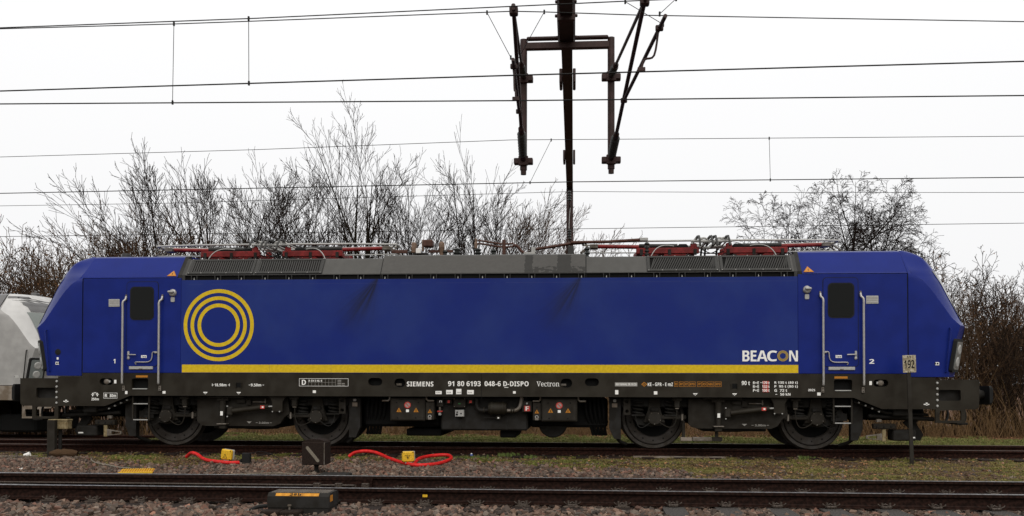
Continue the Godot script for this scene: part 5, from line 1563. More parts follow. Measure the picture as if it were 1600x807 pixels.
# kind: n children per level, ang spread, up pull towards the light, wig wobble, ratio of lengths, start of branching
func grow(g: RandomNumberGenerator, p: Vector3, dir: Vector3, length: float, r: float, level: int, K: Dictionary, trunk: Wood, crown: Wood, leaves: Wood) -> void:
	var segs: int = K.segs[level]
	var pts := PackedVector3Array([p])
	var dirs := PackedVector3Array([dir])
	for i in segs:
		var w: float = K.wig[level]
		dir = (dir + Vector3(g.randf_range(-w, w), g.randf_range(-w, w), g.randf_range(-w, w)) + Vector3.UP * float(K.up[level])).normalized()
		p += dir * (length / segs)
		pts.push_back(p); dirs.push_back(dir)
	var last: int = K.n.size()
	var r1 := maxf(r * ([0.12, 0.2, 0.35, 0.5, 0.6] as Array)[mini(level, 4)], K.tip)
	(trunk if level <= K.trunk else crown).limb(pts, r, r1, 6 if level == 0 else (4 if level == 1 else 3))
	if level >= last:
		if leaves and g.randf() < K.leaf:
			for i in 1 + g.randi() % 2:
				var d := Vector3(g.randf_range(-1, 1), g.randf_range(-1, 0.3), g.randf_range(-1, 1)).normalized()
				leaves.leaf(pts[1 + g.randi() % segs], d * g.randf_range(0.05, 0.09), d.cross(Vector3(g.randf(), 1, g.randf())).normalized() * 0.022)
		return
	var n: int = K.n[level]
	for k in n:
		var t := lerpf(K.start[level], 0.99, (k + g.randf()) / n)
		var f := t * segs
		var i := mini(int(f), segs - 1)
		var q := pts[i].lerp(pts[i + 1], f - i)
		var d := dirs[i]
		var az := k * 2.4 + g.randf_range(-0.5, 0.5)
		var sd := d.cross(Vector3.UP if absf(d.y) < 0.95 else Vector3.RIGHT).normalized().rotated(d, az)
		var an: float = K.ang[level] * g.randf_range(0.7, 1.3)
		var cd := (d * cos(an) + sd * sin(an)).normalized()
		var cl: float = length * K.ratio[level] * (1.15 - 0.65 * t) * g.randf_range(0.7, 1.25)
		grow(g, q, cd, cl, maxf(lerpf(r, r1, t) * K.thin, K.tip), level + 1, K, trunk, crown, leaves)

func tree_meshes(sd: int, stems: Array, K: Dictionary, height: float) -> Array:
	var g := RandomNumberGenerator.new(); g.seed = sd
	var trunk := Wood.new(); var crown := Wood.new()
	var leaves: Wood = Wood.new() if K.leaf > 0.0 else null
	for s in stems:
		grow(g, s[0], (s[1] as Vector3).normalized(), s[2], s[3], 0, K, trunk, crown, leaves)
	var top := 0.1
	for w in [trunk, crown]:
		for p in w.v: top = maxf(top, p.y)
	var k := height / top
	return [trunk.mesh(k), crown.mesh(k), leaves.mesh(k) if leaves and leaves.v.size() else null]

func plant(called: String, label: String, category: String, group: String, ms: Array, at: Vector3, turn: float, bark: Material, twig: Material, sc := 1.0) -> Node3D:
	var t := thing(called, label, category, at, turn, group)
	t.scale = V(sc, sc, sc)
	put("trunk" if category == "tree" else "stems", ms[0], bark, t)
	put("crown" if category == "tree" else "twigs", ms[1], twig, t)
	if ms[2]: put("dead_leaves", ms[2], M.dry_leaf, t)
	return t

func woodland() -> void:
	# upright, fan-shaped limbs with fine ascending twigs
	var ash := {"n": [9, 7, 5, 3], "segs": [8, 7, 5, 4, 2], "wig": [0.03, 0.04, 0.055, 0.075, 0.1], "up": [0.012, 0.02, 0.03, 0.03, 0.02], "ang": [0.42, 0.38, 0.38, 0.42], "ratio": [0.78, 0.58, 0.58, 0.55], "start": [0.2, 0.15, 0.1, 0.15], "thin": 0.55, "tip": 0.0062, "trunk": 1, "leaf": 0.0}
	var thin := {"n": [10, 8, 7], "segs": [7, 5, 4, 3], "wig": [0.07, 0.12, 0.18, 0.24], "up": [0.03, 0.08, 0.05, 0.03], "ang": [0.5, 0.6, 0.7], "ratio": [0.55, 0.5, 0.5], "start": [0.15, 0.2, 0.2], "thin": 0.6, "tip": 0.0060, "trunk": 0, "leaf": 0.0}
	var leafy := thin.duplicate(); leafy.leaf = 0.20
	var birch := {"n": [10, 8, 7, 4], "segs": [8, 6, 5, 4, 4], "wig": [0.09, 0.13, 0.15, 0.16, 0.18], "up": [0.02, 0.05, -0.01, -0.07, -0.10], "ang": [0.55, 0.6, 0.65, 0.65], "ratio": [0.58, 0.54, 0.52, 0.62], "start": [0.2, 0.2, 0.2, 0.2], "thin": 0.6, "tip": 0.0050, "trunk": 1, "leaf": 0.0}
	var T := "bare trees behind the siding"
	var y0 := -0.2
	var m: Array
	# the tall one in the middle of the group
	m = tree_meshes(11, [[V(0, 0, 0), V(0.02, 1, 0), 8.0, 0.20], [V(-0.5, 0, 0.2), V(-0.32, 1, 0.05), 7.2, 0.14], [V(-0.9, 0, -0.1), V(-0.42, 1, 0), 6.4, 0.12], [V(0.25, 0, 0.1), V(0.30, 1, 0.1), 6.6, 0.12], [V(-0.3, 0, -0.3), V(-0.10, 1, -0.2), 6.8, 0.11]], ash, 11.0)
	plant("bare_tree", "tallest bare tree behind the locomotive, its limbs fanning upwards", "tree", T, m, V(-5.0, y0, -10.0), 0.3, M.bark_green, M.twig)
	m = tree_meshes(23, [[V(0, 0, 0), V(0.05, 1, 0), 7.0, 0.17], [V(0.4, 0, 0.1), V(0.26, 1, 0.1), 6.4, 0.12], [V(-0.4, 0, -0.2), V(-0.28, 1, 0), 6.0, 0.11], [V(0.8, 0, 0), V(0.5, 1, 0), 5.6, 0.09]], ash, 9.6)
	plant("bare_tree", "bare tree with dense fine twigs just left of the gantry mast", "tree", T, m, V(-1.9, y0, -10.4), 1.1, M.bark, M.twig)
	m = tree_meshes(37, [[V(0, 0, 0), V(-0.15, 1, 0), 6.6, 0.15], [V(-0.5, 0, 0.2), V(-0.45, 1, 0.1), 6.2, 0.12], [V(0.4, 0, 0), V(0.12, 1, 0), 6.0, 0.12], [V(0.6, 0, 0.3), V(0.38, 1, 0), 5.4, 0.10]], ash, 9.3)
	plant("bare_tree", "broad bare tree behind the first pantograph, limbs leaning apart", "tree", T, m, V(-9.3, y0, -10.6), 0.2, M.bark, M.twig)
	m = tree_meshes(41, [[V(0, 0, 0), V(0.32, 1, 0), 5.6, 0.11], [V(0.3, 0, 0.1), V(0.62, 1, 0), 5.2, 0.09], [V(-0.2, 0, 0), V(0.1, 1, 0), 5.8, 0.10]], ash, 7.9)
	plant("bare_tree", "slim bare tree leaning towards the gantry mast", "tree", T, m, V(-0.6, y0, -11.2), 0.1, M.bark, M.twig_brown)
	m = tree_meshes(53, [[V(0, 0, 0), V(-0.1, 1, 0), 4.8, 0.10], [V(0.2, 0, 0.1), V(0.35, 1, 0), 4.2, 0.08], [V(-0.4, 0, 0), V(-0.5, 1, 0), 4.4, 0.08], [V(0.1, 0, 0), V(0.15, 1, 0.2), 4.6, 0.08]], ash, 7.2)
	plant("bare_tree", "low spreading bare tree behind the first cab roof", "tree", T, m, V(-12.6, y0, -10.8), 0.0, M.bark, M.twig_brown)
	m = tree_meshes(67, [[V(0, 0, 0), V(0.03, 1, 0), 6.2, 0.16], [V(0.1, 0.6, 0), V(0.38, 1, 0.1), 5.2, 0.09], [V(-0.1, 0.6, 0), V(-0.36, 1, 0), 5.0, 0.09], [V(0, 0.7, 0.1), V(0.2, 1, 0.4), 4.8, 0.08], [V(0, 0.6, 0), V(-0.25, 1, -0.3), 5.0, 0.08], [V(0, 0.5, 0), V(0.58, 1, 0), 4.8, 0.08]], birch, 8.7)
	plant("birch_tree", "bare birch with drooping twigs behind the second cab", "tree", "", m, V(9.7, y0, -12.5), 0.0, M.bark, M.birch_twig)
	# thicket of many-stemmed shrubs: five builds, each planted several times
	var sh := []
	for k in 5:
		var g := RandomNumberGenerator.new(); g.seed = 300 + k
		var stems := []
		for i in 11:
			var a := g.randf() * TAU
			stems.push_back([V(cos(a) * g.randf() * 0.7, 0, sin(a) * g.randf() * 0.7), V(cos(a) * g.randf_range(0.05, 0.42), 1, sin(a) * g.randf_range(0.05, 0.42)), g.randf_range(2.6, 4.4), g.randf_range(0.016, 0.036)])
		var kk: Dictionary = (leafy if k % 2 == 0 else thin).duplicate()
		kk.n = [8, 4, 3]
		sh.push_back(tree_meshes(400 + k, stems, kk, 5.0))
	rng.seed = 88
	var spots := []
	for i in 14: spots.push_back([10.2 + (i % 7) * 1.15 + rng.randf_range(-0.3, 0.3), -7.4 - int(i / 7.0) * 1.6 + rng.randf_range(-0.4, 0.4), rng.randf_range(0.80, 1.04), 1])
	for i in 7: spots.push_back([11.0 + i * 1.5 + rng.randf_range(-0.4, 0.4), -11.2 + rng.randf_range(-0.6, 0.6), rng.randf_range(0.95, 1.2), 1])
	for i in 9: spots.push_back([11.5 + i * 1.4 + rng.randf_range(-0.5, 0.5), -14.0 + rng.randf_range(-1.2, 1.2), rng.randf_range(0.9, 1.15), 1])
	for i in 18: spots.push_back([-21.0 + (i % 9) * 1.2 + rng.randf_range(-0.3, 0.3), -8.6 - int(i / 9.0) * 1.9 + rng.randf_range(-0.4, 0.4), rng.randf_range(1.05, 1.4), 0])
	for i in 7: spots.push_back([-23.0 + i * 1.7 + rng.randf_range(-0.4, 0.4), -13.5 + rng.randf_range(-0.8, 0.8), rng.randf_range(1.2, 1.5), 0])
	for i in 12: spots.push_back([-9.6 + i * 1.6 + rng.randf_range(-0.4, 0.4), -9.4 + rng.randf_range(-0.8, 0.8), rng.randf_range(0.60, 0.74), 2])
	for i in 4: spots.push_back([2.4 + i * 0.65, -10.2, 1.22 - i * 0.07, 2])
	for i in spots.size():
		var s: Array = spots[i]
		var lab: String = ["tall tangled brown shrub in the thicket behind the white locomotive", "bare brown shrub in the hedge beyond the buffers of the second cab", "bare shrub hidden behind the blue locomotive, only its tips showing"][s[3]]
		var grp: String = ["thicket behind the white locomotive", "hedge beyond the second cab", "shrubs behind the blue locomotive"][s[3]]
		plant("bare_shrub", lab, "shrub", grp, sh[i % 5], V(s[0], gh(s[0], s[1]) - 0.02, s[1]), rng.randf() * TAU, M.shrub_bark, M.twig_brown if i % 3 else M.twig, s[2])
	# undergrowth: brambles and dead stalks along the foot of the hedge
	var bw := Wood.new()
	rng.seed = 91
	for i in 9000:
		var x := rng.randf_range(-22.0, 22.0)
		var z := -6.7 - rng.randf() * rng.randf() * 5.0
		var p := V(x, gh(x, z) - 0.03, z)
		var h := rng.randf_range(0.25, 1.0) if i % 3 else rng.randf_range(0.8, 2.2)
		if x < -8.0 and z > -8.2: continue
		var d := V(rng.randf_range(-0.6, 0.6), 1, rng.randf_range(-0.5, 0.5)).normalized()
		bw.limb(PackedVector3Array([p, p + d * h * 0.6, p + d * h + V(d.x, -0.1, d.z) * 0.3 * h]), rng.randf_range(0.004, 0.010), 0.003, 3)
	var o := put("undergrowth", bw.mesh(1.0), M.dry_stalk)
	o.set_meta("kind", "stuff")
	tag(o, "tangle of dead stalks and brambles along the foot of the hedge", "undergrowth")

# ------------------------------------------------------------------ ballast, grass, leaves
func scatter(called: String, label: String, category: String, meshes: Array, m: Material, lists: Array) -> void:
	for k in meshes.size():
		var list: Array = lists[k]
		if list.is_empty(): continue
		var mm := MultiMesh.new()
		mm.transform_format = MultiMesh.TRANSFORM_3D
		mm.use_colors = true
		mm.mesh = meshes[k]
		mm.instance_count = list.size()
		for i in list.size():
			mm.set_instance_transform(i, list[i][0])
			mm.set_instance_color(i, list[i][1])
		var o := MultiMeshInstance3D.new()
		o.name = numbered(called)
		o.multimesh = mm
		o.material_override = m
		add_child(o)
		o.set_meta("kind", "stuff")
		tag(o, label, category)

func stone_mesh(sd: int) -> ArrayMesh:
	var g := RandomNumberGenerator.new(); g.seed = sd
	var pts := PackedVector3Array()
	var dirs := []
	# a cube cut irregularly: eight corners pushed about, six faces, two triangles each, plus chipped top
	var c := []
	for i in 8:
		c.push_back(V((1 if i & 1 else -1) * g.randf_range(0.55, 1.05), (1 if i & 2 else -1) * g.randf_range(0.40, 0.85), (1 if i & 4 else -1) * g.randf_range(0.50, 1.0)))
	var b := Mb.new()
	for q in [[0, 2, 3, 1], [4, 5, 7, 6], [0, 1, 5, 4], [2, 6, 7, 3], [0, 4, 6, 2], [1, 3, 7, 5]]:
		var mid: Vector3 = (c[q[0]] + c[q[1]] + c[q[2]] + c[q[3]]) / 4.0 * g.randf_range(1.05, 1.3)
		for k in 4: b.tri(c[q[k]], c[q[(k + 1) % 4]], mid)
	return b.mesh()

func tuft_mesh(sd: int, blades: int, lean: float) -> ArrayMesh:
	var g := RandomNumberGenerator.new(); g.seed = sd
	var b := Mb.new()
	for i in blades:
		var a := g.randf() * TAU
		var o := V(cos(a), 0, sin(a)) * g.randf() * 0.5
		var h := g.randf_range(0.55, 1.0)
		var d := V(cos(a + g.randf_range(-1, 1)), 0, sin(a + g.randf_range(-1, 1))) * lean * g.randf_range(0.3, 1.0)
		var w := V(-sin(a), 0, cos(a)) * 0.06
		var p1 := o + d * 0.4 + V(0, h * 0.6, 0); var p2 := o + d + V(0, h, 0)
		b.quad(o - w, o + w, p1 + w * 0.8, p1 - w * 0.8)
		b.tri(p1 - w * 0.8, p1 + w * 0.8, p2)
	return b.mesh()

func ground_cover() -> void:
	# crushed stone of the front track
	var ms := []; var ls := []
	for k in 6: ms.push_back(stone_mesh(500 + k)); ls.push_back([])
	rng.seed = 5
	var tones := [Color(0.186, 0.118, 0.085), Color(0.134, 0.088, 0.065), Color(0.246, 0.163, 0.119), Color(0.208, 0.163, 0.130), Color(0.208, 0.107, 0.075), Color(0.089, 0.064, 0.050)]
	var lay := func(x: float, z: float, s: float, dy: float, dim: float) -> void:
		var t := Transform3D(Basis.from_euler(V(rng.randf() * TAU, rng.randf() * TAU, rng.randf() * TAU)).scaled(V(s, s, s)), V(x, gh(x, z) + dy, z))
		var c: Color = tones[rng.randi() % 6]
		var f := rng.randf_range(0.5, 1.4) * dim
		if rng.randf() < 0.012: f *= 2.2
		ls[rng.randi() % 6].push_back([t, Color(c.r * f, c.g * f, c.b * f)])
	for i in 66000:
		var x := rng.randf_range(-11.0, 13.0)
		var z := rng.randf_range(1.6, 10.4)
		if z < ballast_edge(x) + rng.randf_range(-0.5, 0.9): continue
		var dn := 0.0
		for rz in [FRONT_Z - 0.7525, FRONT_Z + 0.7525]:
			if absf(z - rz) < 0.10: dn = 1.0
		if dn > 0.0: continue
		if z < FRONT_Z + 1.64 and z > FRONT_Z - 1.33:
			var on := false
			for sl in sleepers:
				if absf(x - sl[0]) < 0.135 and rng.randf() < sl[1]: on = true
			if on: continue
		var inner := absf(z - FRONT_Z) < 1.3
		lay.call(x, z, rng.randf_range(0.018, 0.040) * (1.15 if z > 8.2 else 1.0), rng.randf_range(-0.006, 0.030) - (0.014 if inner else 0.0), 1.0)
	# single stones in the soil between the tracks and along the siding
	for i in 5200:
		var x := rng.randf_range(-12.0, 13.0)
		var z := rng.randf_range(-1.4, 5.2)
		lay.call(x, z, rng.randf_range(0.008, 0.026), 0.0, 0.95)
	scatter("ballast_stones", "crushed reddish grey ballast stones along the turnout track", "ballast", ms, M.stone, ls)
	# grass
	var gm := [tuft_mesh(1, 9, 0.7), tuft_mesh(2, 12, 0.9), tuft_mesh(3, 8, 0.4)]
	var gl := [[], [], []]
	rng.seed = 6
	for i in 62000:
		var x := rng.randf_range(-13.0, 14.0)
		var z := rng.randf_range(0.95, 5.7)
		if z > minf(ballast_edge(x) + rng.randf_range(-0.4, 1.3), 5.7): continue
		var g := green(x, z)
		if rng.randf() > 0.25 + 0.75 * g: continue
		var s := rng.randf_range(0.012, 0.032) * (0.7 + 0.6 * g)
		var fresh := clampf(g * 1.2 - 0.35 + rng.randf_range(-0.25, 0.25) - (0.35 if x > 3.0 else 0.0), 0.0, 1.0)
		var c := Color(0.260, 0.200, 0.080).lerp(Color(0.145, 0.170, 0.036), fresh)
		var f := rng.randf_range(0.6, 1.2)
		gl[rng.randi() % 3].push_back([Transform3D(Basis(Vector3.UP, rng.randf() * TAU).scaled(V(s * 1.5, s, s * 1.5)), V(x, gh(x, z) - 0.004, z)), Color(c.r * f, c.g * f, c.b * f)])
	for i in 60000:
		var x := rng.randf_range(-20.0, 20.0)
		var z := rng.randf_range(-7.0, -1.15)
		if rng.randf() > (green(x, z) + (0.35 if z > -5.8 else -0.3)): continue
		var s := rng.randf_range(0.03, 0.07)
		var c := Color(0.220, 0.185, 0.075).lerp(Color(0.120, 0.165, 0.036), rng.randf())
		var f := rng.randf_range(0.6, 1.2)
		gl[rng.randi() % 3].push_back([Transform3D(Basis(Vector3.UP, rng.randf() * TAU).scaled(V(s * 1.3, s, s * 1.3)), V(x, gh(x, z) - 0.004, z)), Color(c.r * f, c.g * f, c.b * f)])
	# the taller fresh clumps by the rail
	for q in [[0.47, 0.98, 60], [-0.05, 1.5, 26], [-0.5, 1.6, 20], [6.1, 1.1, 24], [0.9, 1.3, 24]]:
		for i in q[2]:
			var x: float = q[0] + rng.randfn(0, 0.10); var z: float = q[1] + rng.randfn(0, 0.06)
			var s := rng.randf_range(0.05, 0.105)
			gl[2].push_back([Transform3D(Basis(Vector3.UP, rng.randf() * TAU).scaled(V(s * 0.6, s, s * 0.6)), V(x, gh(x, z) - 0.004, z)), Color(0.120, 0.165, 0.045) * rng.randf_range(0.7, 1.2)])
	scatter("grass", "short mossy grass and dead blades between the tracks", "grass", gm, M.blade, gl)
	# fallen leaves
	var lf := Mb.new()
	lf.quad(V(-0.5, 0, 0), V(0, 0.12, 0.35), V(0.6, 0.0, 0), V(0, 0.1, -0.35))
	var ll := []
	rng.seed = 7
	for i in 26000:
		var x: float; var z: float
		if i < 23000: x = rng.randf_range(-22.0, 22.0); z = -4.8 - rng.randf() * 7.5
		else: x = rng.randf_range(-12.0, 13.0); z = rng.randf_range(0.9, 5.0)
		if i < 23000 and z > -6.2 and rng.randf() < 0.6: continue
		var s := rng.randf_range(0.03, 0.065)
		var c := Color(0.30, 0.155, 0.075).lerp(Color(0.16, 0.085, 0.045), rng.randf())
		ll.push_back([Transform3D(Basis.from_euler(V(rng.randf_range(-0.6, 0.6), rng.randf() * TAU, rng.randf_range(-0.6, 0.6))).scaled(V(s, s, s)), V(x, gh(x, z) + 0.012, z)), c])
	scatter("fallen_leaves", "brown fallen leaves strewn under the hedge", "leaves", [lf.mesh()], M.blade, [ll])

# ------------------------------------------------------------------ small things beside the track
func hose_box(at: Vector3, turn: float, lean: float, flip: bool, label: String, grp: String) -> Node3D:
	var t := thing("junction_box", label, "box", at, turn, grp)
	t.rotation.z = lean
	var lid := obox("lid", M.yellow_plastic, t, -0.105, 0.055, -0.02, 0.105, 0.235, 0.055, 0.018)
	for q in [[-0.09, 0.07], [0.09, 0.07], [-0.09, 0.22], [0.09, 0.22]]:
		olathe("screw", M.black, lid, [Vector2(0.010, 0), Vector2(0.008, 0.006), Vector2(0, 0.006)], V(q[0], q[1], 0.053), V(0, 0, 1), 8)
	obox("housing", M.grey_print, t, -0.105, 0.06, -0.065, 0.11, 0.235, -0.022, 0.012)
	var b := Mb.new()
	if flip:
		b.prism(P2([[-0.045, 0.175], [0.045, 0.175], [0, 0.10]]), 0.055, 0.0565)
	else:
		b.prism(P2([[-0.055, 0.085], [0.035, 0.085], [-0.01, 0.165]]), 0.055, 0.0565)
	var w := obj("warning_triangle", b, M.black_print, lid)
	var c := Mb.new()
	if flip: c.prism(P2([[-0.033, 0.168], [0.033, 0.168], [0, 0.113]]), 0.0565, 0.058)
	else: c.prism(P2([[-0.042, 0.092], [0.022, 0.092], [-0.01, 0.150]]), 0.0565, 0.058)
	obj("triangle_face", c, M.yellow_plastic, lid)
	obox("triangle_bolt_mark", M.black_print, lid, -0.008 if flip else -0.015, 0.125 if flip else 0.100, 0.058, 0.006 if flip else -0.005, 0.16 if flip else 0.13, 0.059, 0.0)
	oprism("foot", M.pale_steel, t, P2([[-0.055, 0.055], [0.065, 0.055], [0.045, 0.005], [-0.035, 0.005]]), 0.0, 0.03)
	olathe("foot_bolt", M.dark_steel, t, [Vector2(0.012, 0), Vector2(0, 0.01)], V(0.005, 0.035, 0.03), V(0, 0, 1), 8)
	obox("back_bracket", M.dark_steel, t, -0.03, 0.0, -0.055, 0.03, 0.07, 0.0, 0.004)
	return t

func small_things() -> void:
	var hp := [V(-5.43, -0.118, 2.2), V(-5.316, -0.048, 2.3), V(-5.215, -0.033, 2.4), V(-5.101, -0.053, 2.5), V(-4.925, -0.103, 2.7), V(-4.719, -0.118, 2.95), V(-4.448, -0.118, 3.2), V(-4.254, -0.118, 3.35), V(-4.122, -0.118, 3.42), V(-4.023, -0.118, 3.34)]
	tag(otube("red_hose", M.red_hose, self, smooth(hp, 6), 0.031, 14), "short red cable conduit lying beside the leaning yellow box", "conduit", "red conduits")
	hp = [V(-2.445, -0.116, 1.9), V(-2.349, -0.05, 1.9), V(-2.193, -0.013, 1.95), V(-2.037, -0.009, 2), V(-1.86, -0.035, 2.1), V(-1.619, -0.088, 2.4), V(-1.366, -0.116, 2.8), V(-1.103, -0.118, 3.3), V(-0.894, -0.118, 3.57), V(-0.739, -0.118, 3.54), V(-0.567, -0.118, 3.2), V(-0.472, -0.105, 2.7), V(-0.463, -0.088, 2.35), V(-0.545, -0.066, 2.1), V(-0.675, -0.058, 2.1), V(-0.878, -0.066, 2.3), V(-0.975, -0.076, 2.7), V(-0.974, -0.093, 3.1), V(-0.945, -0.118, 3.4)]
	tag(otube("red_hose", M.red_hose, self, smooth(hp, 6), 0.031, 14), "long red cable conduit curled into a loop beside the upright yellow box", "conduit", "red conduits")
	hose_box(V(-4.275, -0.135, 3.24), -0.25, -0.10, false, "yellow cable box leaning over the short red conduit", "yellow cable boxes")
	hose_box(V(-1.065, -0.140, 3.32), 0.05, 0.03, true, "yellow cable box standing at the looped red conduit", "yellow cable boxes")
	var kb := thing("cable_housing", "black plastic housing with a coil of thin black cable beside the short red conduit", "housing", V(-3.95, -0.165, 3.15))
	obox("housing", M.rubber, kb, -0.075, 0.0, -0.05, 0.065, 0.20, 0.05, 0.012)
	oprism("sloped_base", M.rubber, kb, P2([[-0.075, 0.0], [-0.075, 0.10], [-0.17, 0.05], [-0.26, 0.04], [-0.26, 0.0]]), -0.05, 0.06)
	otube("cable_coil", M.rubber, kb, smooth([V(0.0, 0.18, 0), V(0.2, 0.20, -0.25), V(0.45, 0.10, -0.3), V(0.56, 0.03, 0.0), V(0.46, 0.01, 0.25), V(0.2, 0.01, 0.28), V(-0.02, 0.02, 0.2), V(0.1, 0.03, 0.05), V(0.3, 0.02, 0.02)], 6), 0.007, 6)
	# switch lantern on its spindle
	var sl := thing("switch_lantern", "black square point lantern with a slanted white bar, on a short post", "point indicator", V(-2.305, -0.20, 4.6))
	obox("post", M.dark_steel, sl, -0.03, 0.0, -0.03, 0.03, 0.20, 0.03, 0.006)
	olathe("collar", M.dark_steel, sl, [Vector2(0.055, 0), Vector2(0.055, 0.07), Vector2(0.035, 0.09), Vector2(0.03, 0.14), Vector2(0.045, 0.15), Vector2(0.045, 0.18), Vector2(0.02, 0.19)], V(0, 0.0, 0), Vector3.UP, 12)
	var lb := obox("lantern_box", M.wood_dark, sl, -0.19, 0.175, -0.17, 0.185, 0.535, 0.17, 0.012)
	obox("box_rim", M.worn_steel, lb, 0.165, 0.18, 0.168, 0.175, 0.53, 0.176, 0.002)
	var arc := []
	for k in 13:
		var a := PI * k / 12.0
		arc.push_back([cos(a) * 0.17, 0.535 + sin(a) * 0.045])
	arc.push_back([-0.17, 0.52]); arc.push_back([0.17, 0.52])
	oprism("lantern_hood", M.wood_dark, sl, P2(arc), -0.16, 0.16)
	var bar := Mb.new()
	bar.xf = Transform3D(Basis(Vector3.BACK, deg_to_rad(-50)), V(-0.015, 0.345, 0))
	bar.prism(rrect(-0.155, -0.024, 0.155, 0.024, 0.022, 4), 0.169, 0.174)
	obj("white_bar", bar, M.lever_white, lb)
	olathe("hood_nut", M.dark_steel, sl, [Vector2(0.02, 0), Vector2(0.015, 0.02), Vector2(0, 0.02)], V(0, 0.575, 0), Vector3.UP, 8)
	# point machine in front of the near rail
	var pm := thing("point_machine", "low black point machine box with a treaded lid and orange number plate", "point machine", V(-1.295, -0.235, 8.75))
	var x0 := -0.355; var x1 := 0.355
	obox("base", M.dark_steel, pm, x0, 0.0, -0.20, x1 - 0.01, 0.105, 0.195, 0.008)
	xprism("housing", M.dark_steel, pm, [[-0.21, 0.10], [0.205, 0.10], [0.205, 0.226], [0.165, 0.262], [-0.17, 0.262], [-0.21, 0.235]], x0, x1)
	var tread := Mb.new()
	for i in 44:
		for j in 9:
			var tx := x0 + 0.03 + i * 0.015; var tz := -0.15 + j * 0.034 + (0.017 if i % 2 else 0.0)
			tread.box(tx - 0.005, 0.262, tz - 0.009, tx + 0.005, 0.268, tz + 0.009)
	var tr := obj("lid_tread", tread, M.worn_steel, pm); tr.set_meta("kind", "stuff")
	var tilt := -atan2(0.04, 0.036)
	var op := Mb.new(); op.xf = Transform3D(Basis(Vector3.RIGHT, tilt), V(0, 0.2275, 0.2055))
	op.box(-0.262, 0.004, 0.0, 0.235, 0.047, 0.002)
	var plt := obj("number_plate", op, M.orange_plastic, pm)
	var tn := text("number_print", "28b", -0.10, 0.03, 0.008, 0.043, 0.0, M.black_print, plt)
	var ntf := Transform3D(Basis(Vector3.RIGHT, tilt), V(0, 0.2275, 0.2055)) * Transform3D(tn.basis, V(tn.position.x, tn.position.y, 0.003))
	tn.transform = ntf
	obox("end_plate", M.orange_print, pm, x1, 0.165, 0.05, x1 + 0.003, 0.235, 0.16, 0.0)
	for q in [[-0.37, -0.16], [-0.15, 0.065]]:
		obox("mounting_foot", M.wood_dark, pm, q[0], 0.0, 0.195, q[1], 0.085, 0.42, 0.012)
	olathe("eye_bolt", M.worn_steel, pm, [Vector2(0.012, 0), Vector2(0.012, 0.03), Vector2(0.024, 0.04), Vector2(0.024, 0.055), Vector2(0, 0.06)], V(-0.085, 0.085, 0.25), Vector3.UP, 10)
	otube("detector_rod", M.dark_steel, pm, [V(0.34, 0.03, 0.12), V(0.9, 0.028, 0.15), V(1.25, 0.02, 0.1)], 0.014)
	obox("rod_joint", M.rubber, pm, 0.62, 0.0, 0.09, 0.98, 0.05, 0.17, 0.012)
	otube("supply_cable", M.rubber, pm, smooth([V(-0.35, 0.10, 0.05), V(-0.50, 0.09, 0.08), V(-0.62, 0.04, 0.12), V(-0.85, 0.03, 0.16)], 5), 0.022, 8)
	# number sign
	var sg := thing("number_sign", "weathered white enamel plate reading 192 on a thin grey post", "sign", V(7.745, -0.185, 1.95))
	sg.rotation.z = 0.028
	obox("post", M.bogie_grey, sg, -0.034, 0.0, -0.03, 0.034, 1.70, 0.0, 0.004)
	var sp := obox("plate", M.sign_white, sg, -0.105, 1.645, 0.0, 0.125, 1.955, 0.012, 0.004)
	text("figures", "192", -0.083, 0.097, 1.725, 1.870, 0.0125, M.black_print, sp)
	text("small_figures", "11", -0.035, 0.035, 1.905, 1.943, 0.0125, M.black_print, sp)
	text("small_figures", "11", -0.030, 0.035, 1.650, 1.668, 0.0125, M.black_print, sp)
	# short steel post and the pale box behind it
	var ps := thing("steel_post", "short dark steel channel post standing in the ballast before the coupling", "post", V(-8.225, -0.21, 1.9))
	obox("web", M.bogie_grey, ps, -0.075, 0.0, -0.012, 0.075, 0.745, 0.0, 0.003)
	obox("flange", M.bogie_grey, ps, -0.075, 0.0, -0.10, -0.062, 0.745, -0.012, 0.003)
	obox("flange", M.bogie_grey, ps, 0.062, 0.0, -0.10, 0.075, 0.745, -0.012, 0.003)
	var bb := thing("cable_box", "pale weathered cable box with ribbed sides behind the steel post", "box", V(-8.16, -0.2, 1.68))
	obox("stake", M.dark_steel, bb, -0.03, 0.0, -0.02, 0.03, 0.56, 0.02, 0.004)
	obox("case", M.beige_box, bb, -0.18, 0.555, -0.09, 0.19, 0.715, 0.09, 0.012)
	for x in [-0.15, -0.03, 0.10, 0.16]: obox("rib", M.beige_box, bb, x - 0.012, 0.56, 0.09, x + 0.012, 0.70, 0.102, 0.004)
	obox("lid", M.beige_box, bb, -0.19, 0.716, -0.10, 0.20, 0.742, 0.105, 0.006)
	# sacking, litter, yellow tray, white cable, tape
	var sk := Mb.new()
	var rows := []
	for k in 15:
		var t := k / 14.0
		var row := []
		var rr := 0.100 * pow(maxf(0.02, sin(PI * clampf(t, 0.03, 0.97))), 0.35) * (0.82 if absf(t - 0.42) < 0.08 else 1.0)
		for j in 15:
			var a := TAU * j / 14.0
			row.push_back(V(-0.26 + 0.52 * t, 0.07 + sin(a) * rr * 0.9 + 0.006 * sin(9.0 * t + a * 3.0), cos(a) * rr + 0.006 * sin(a * 5.0 + t * 13.0)))
		rows.push_back(row)
	grid(sk, rows, true)
	var so := obj("sandbag", sk, M.burlap)
	so.position = V(-7.82, -0.150, 2.15); so.rotation.y = 0.06
	tag(so, "slumped brown sacking roll lying beside the steel post", "sack")
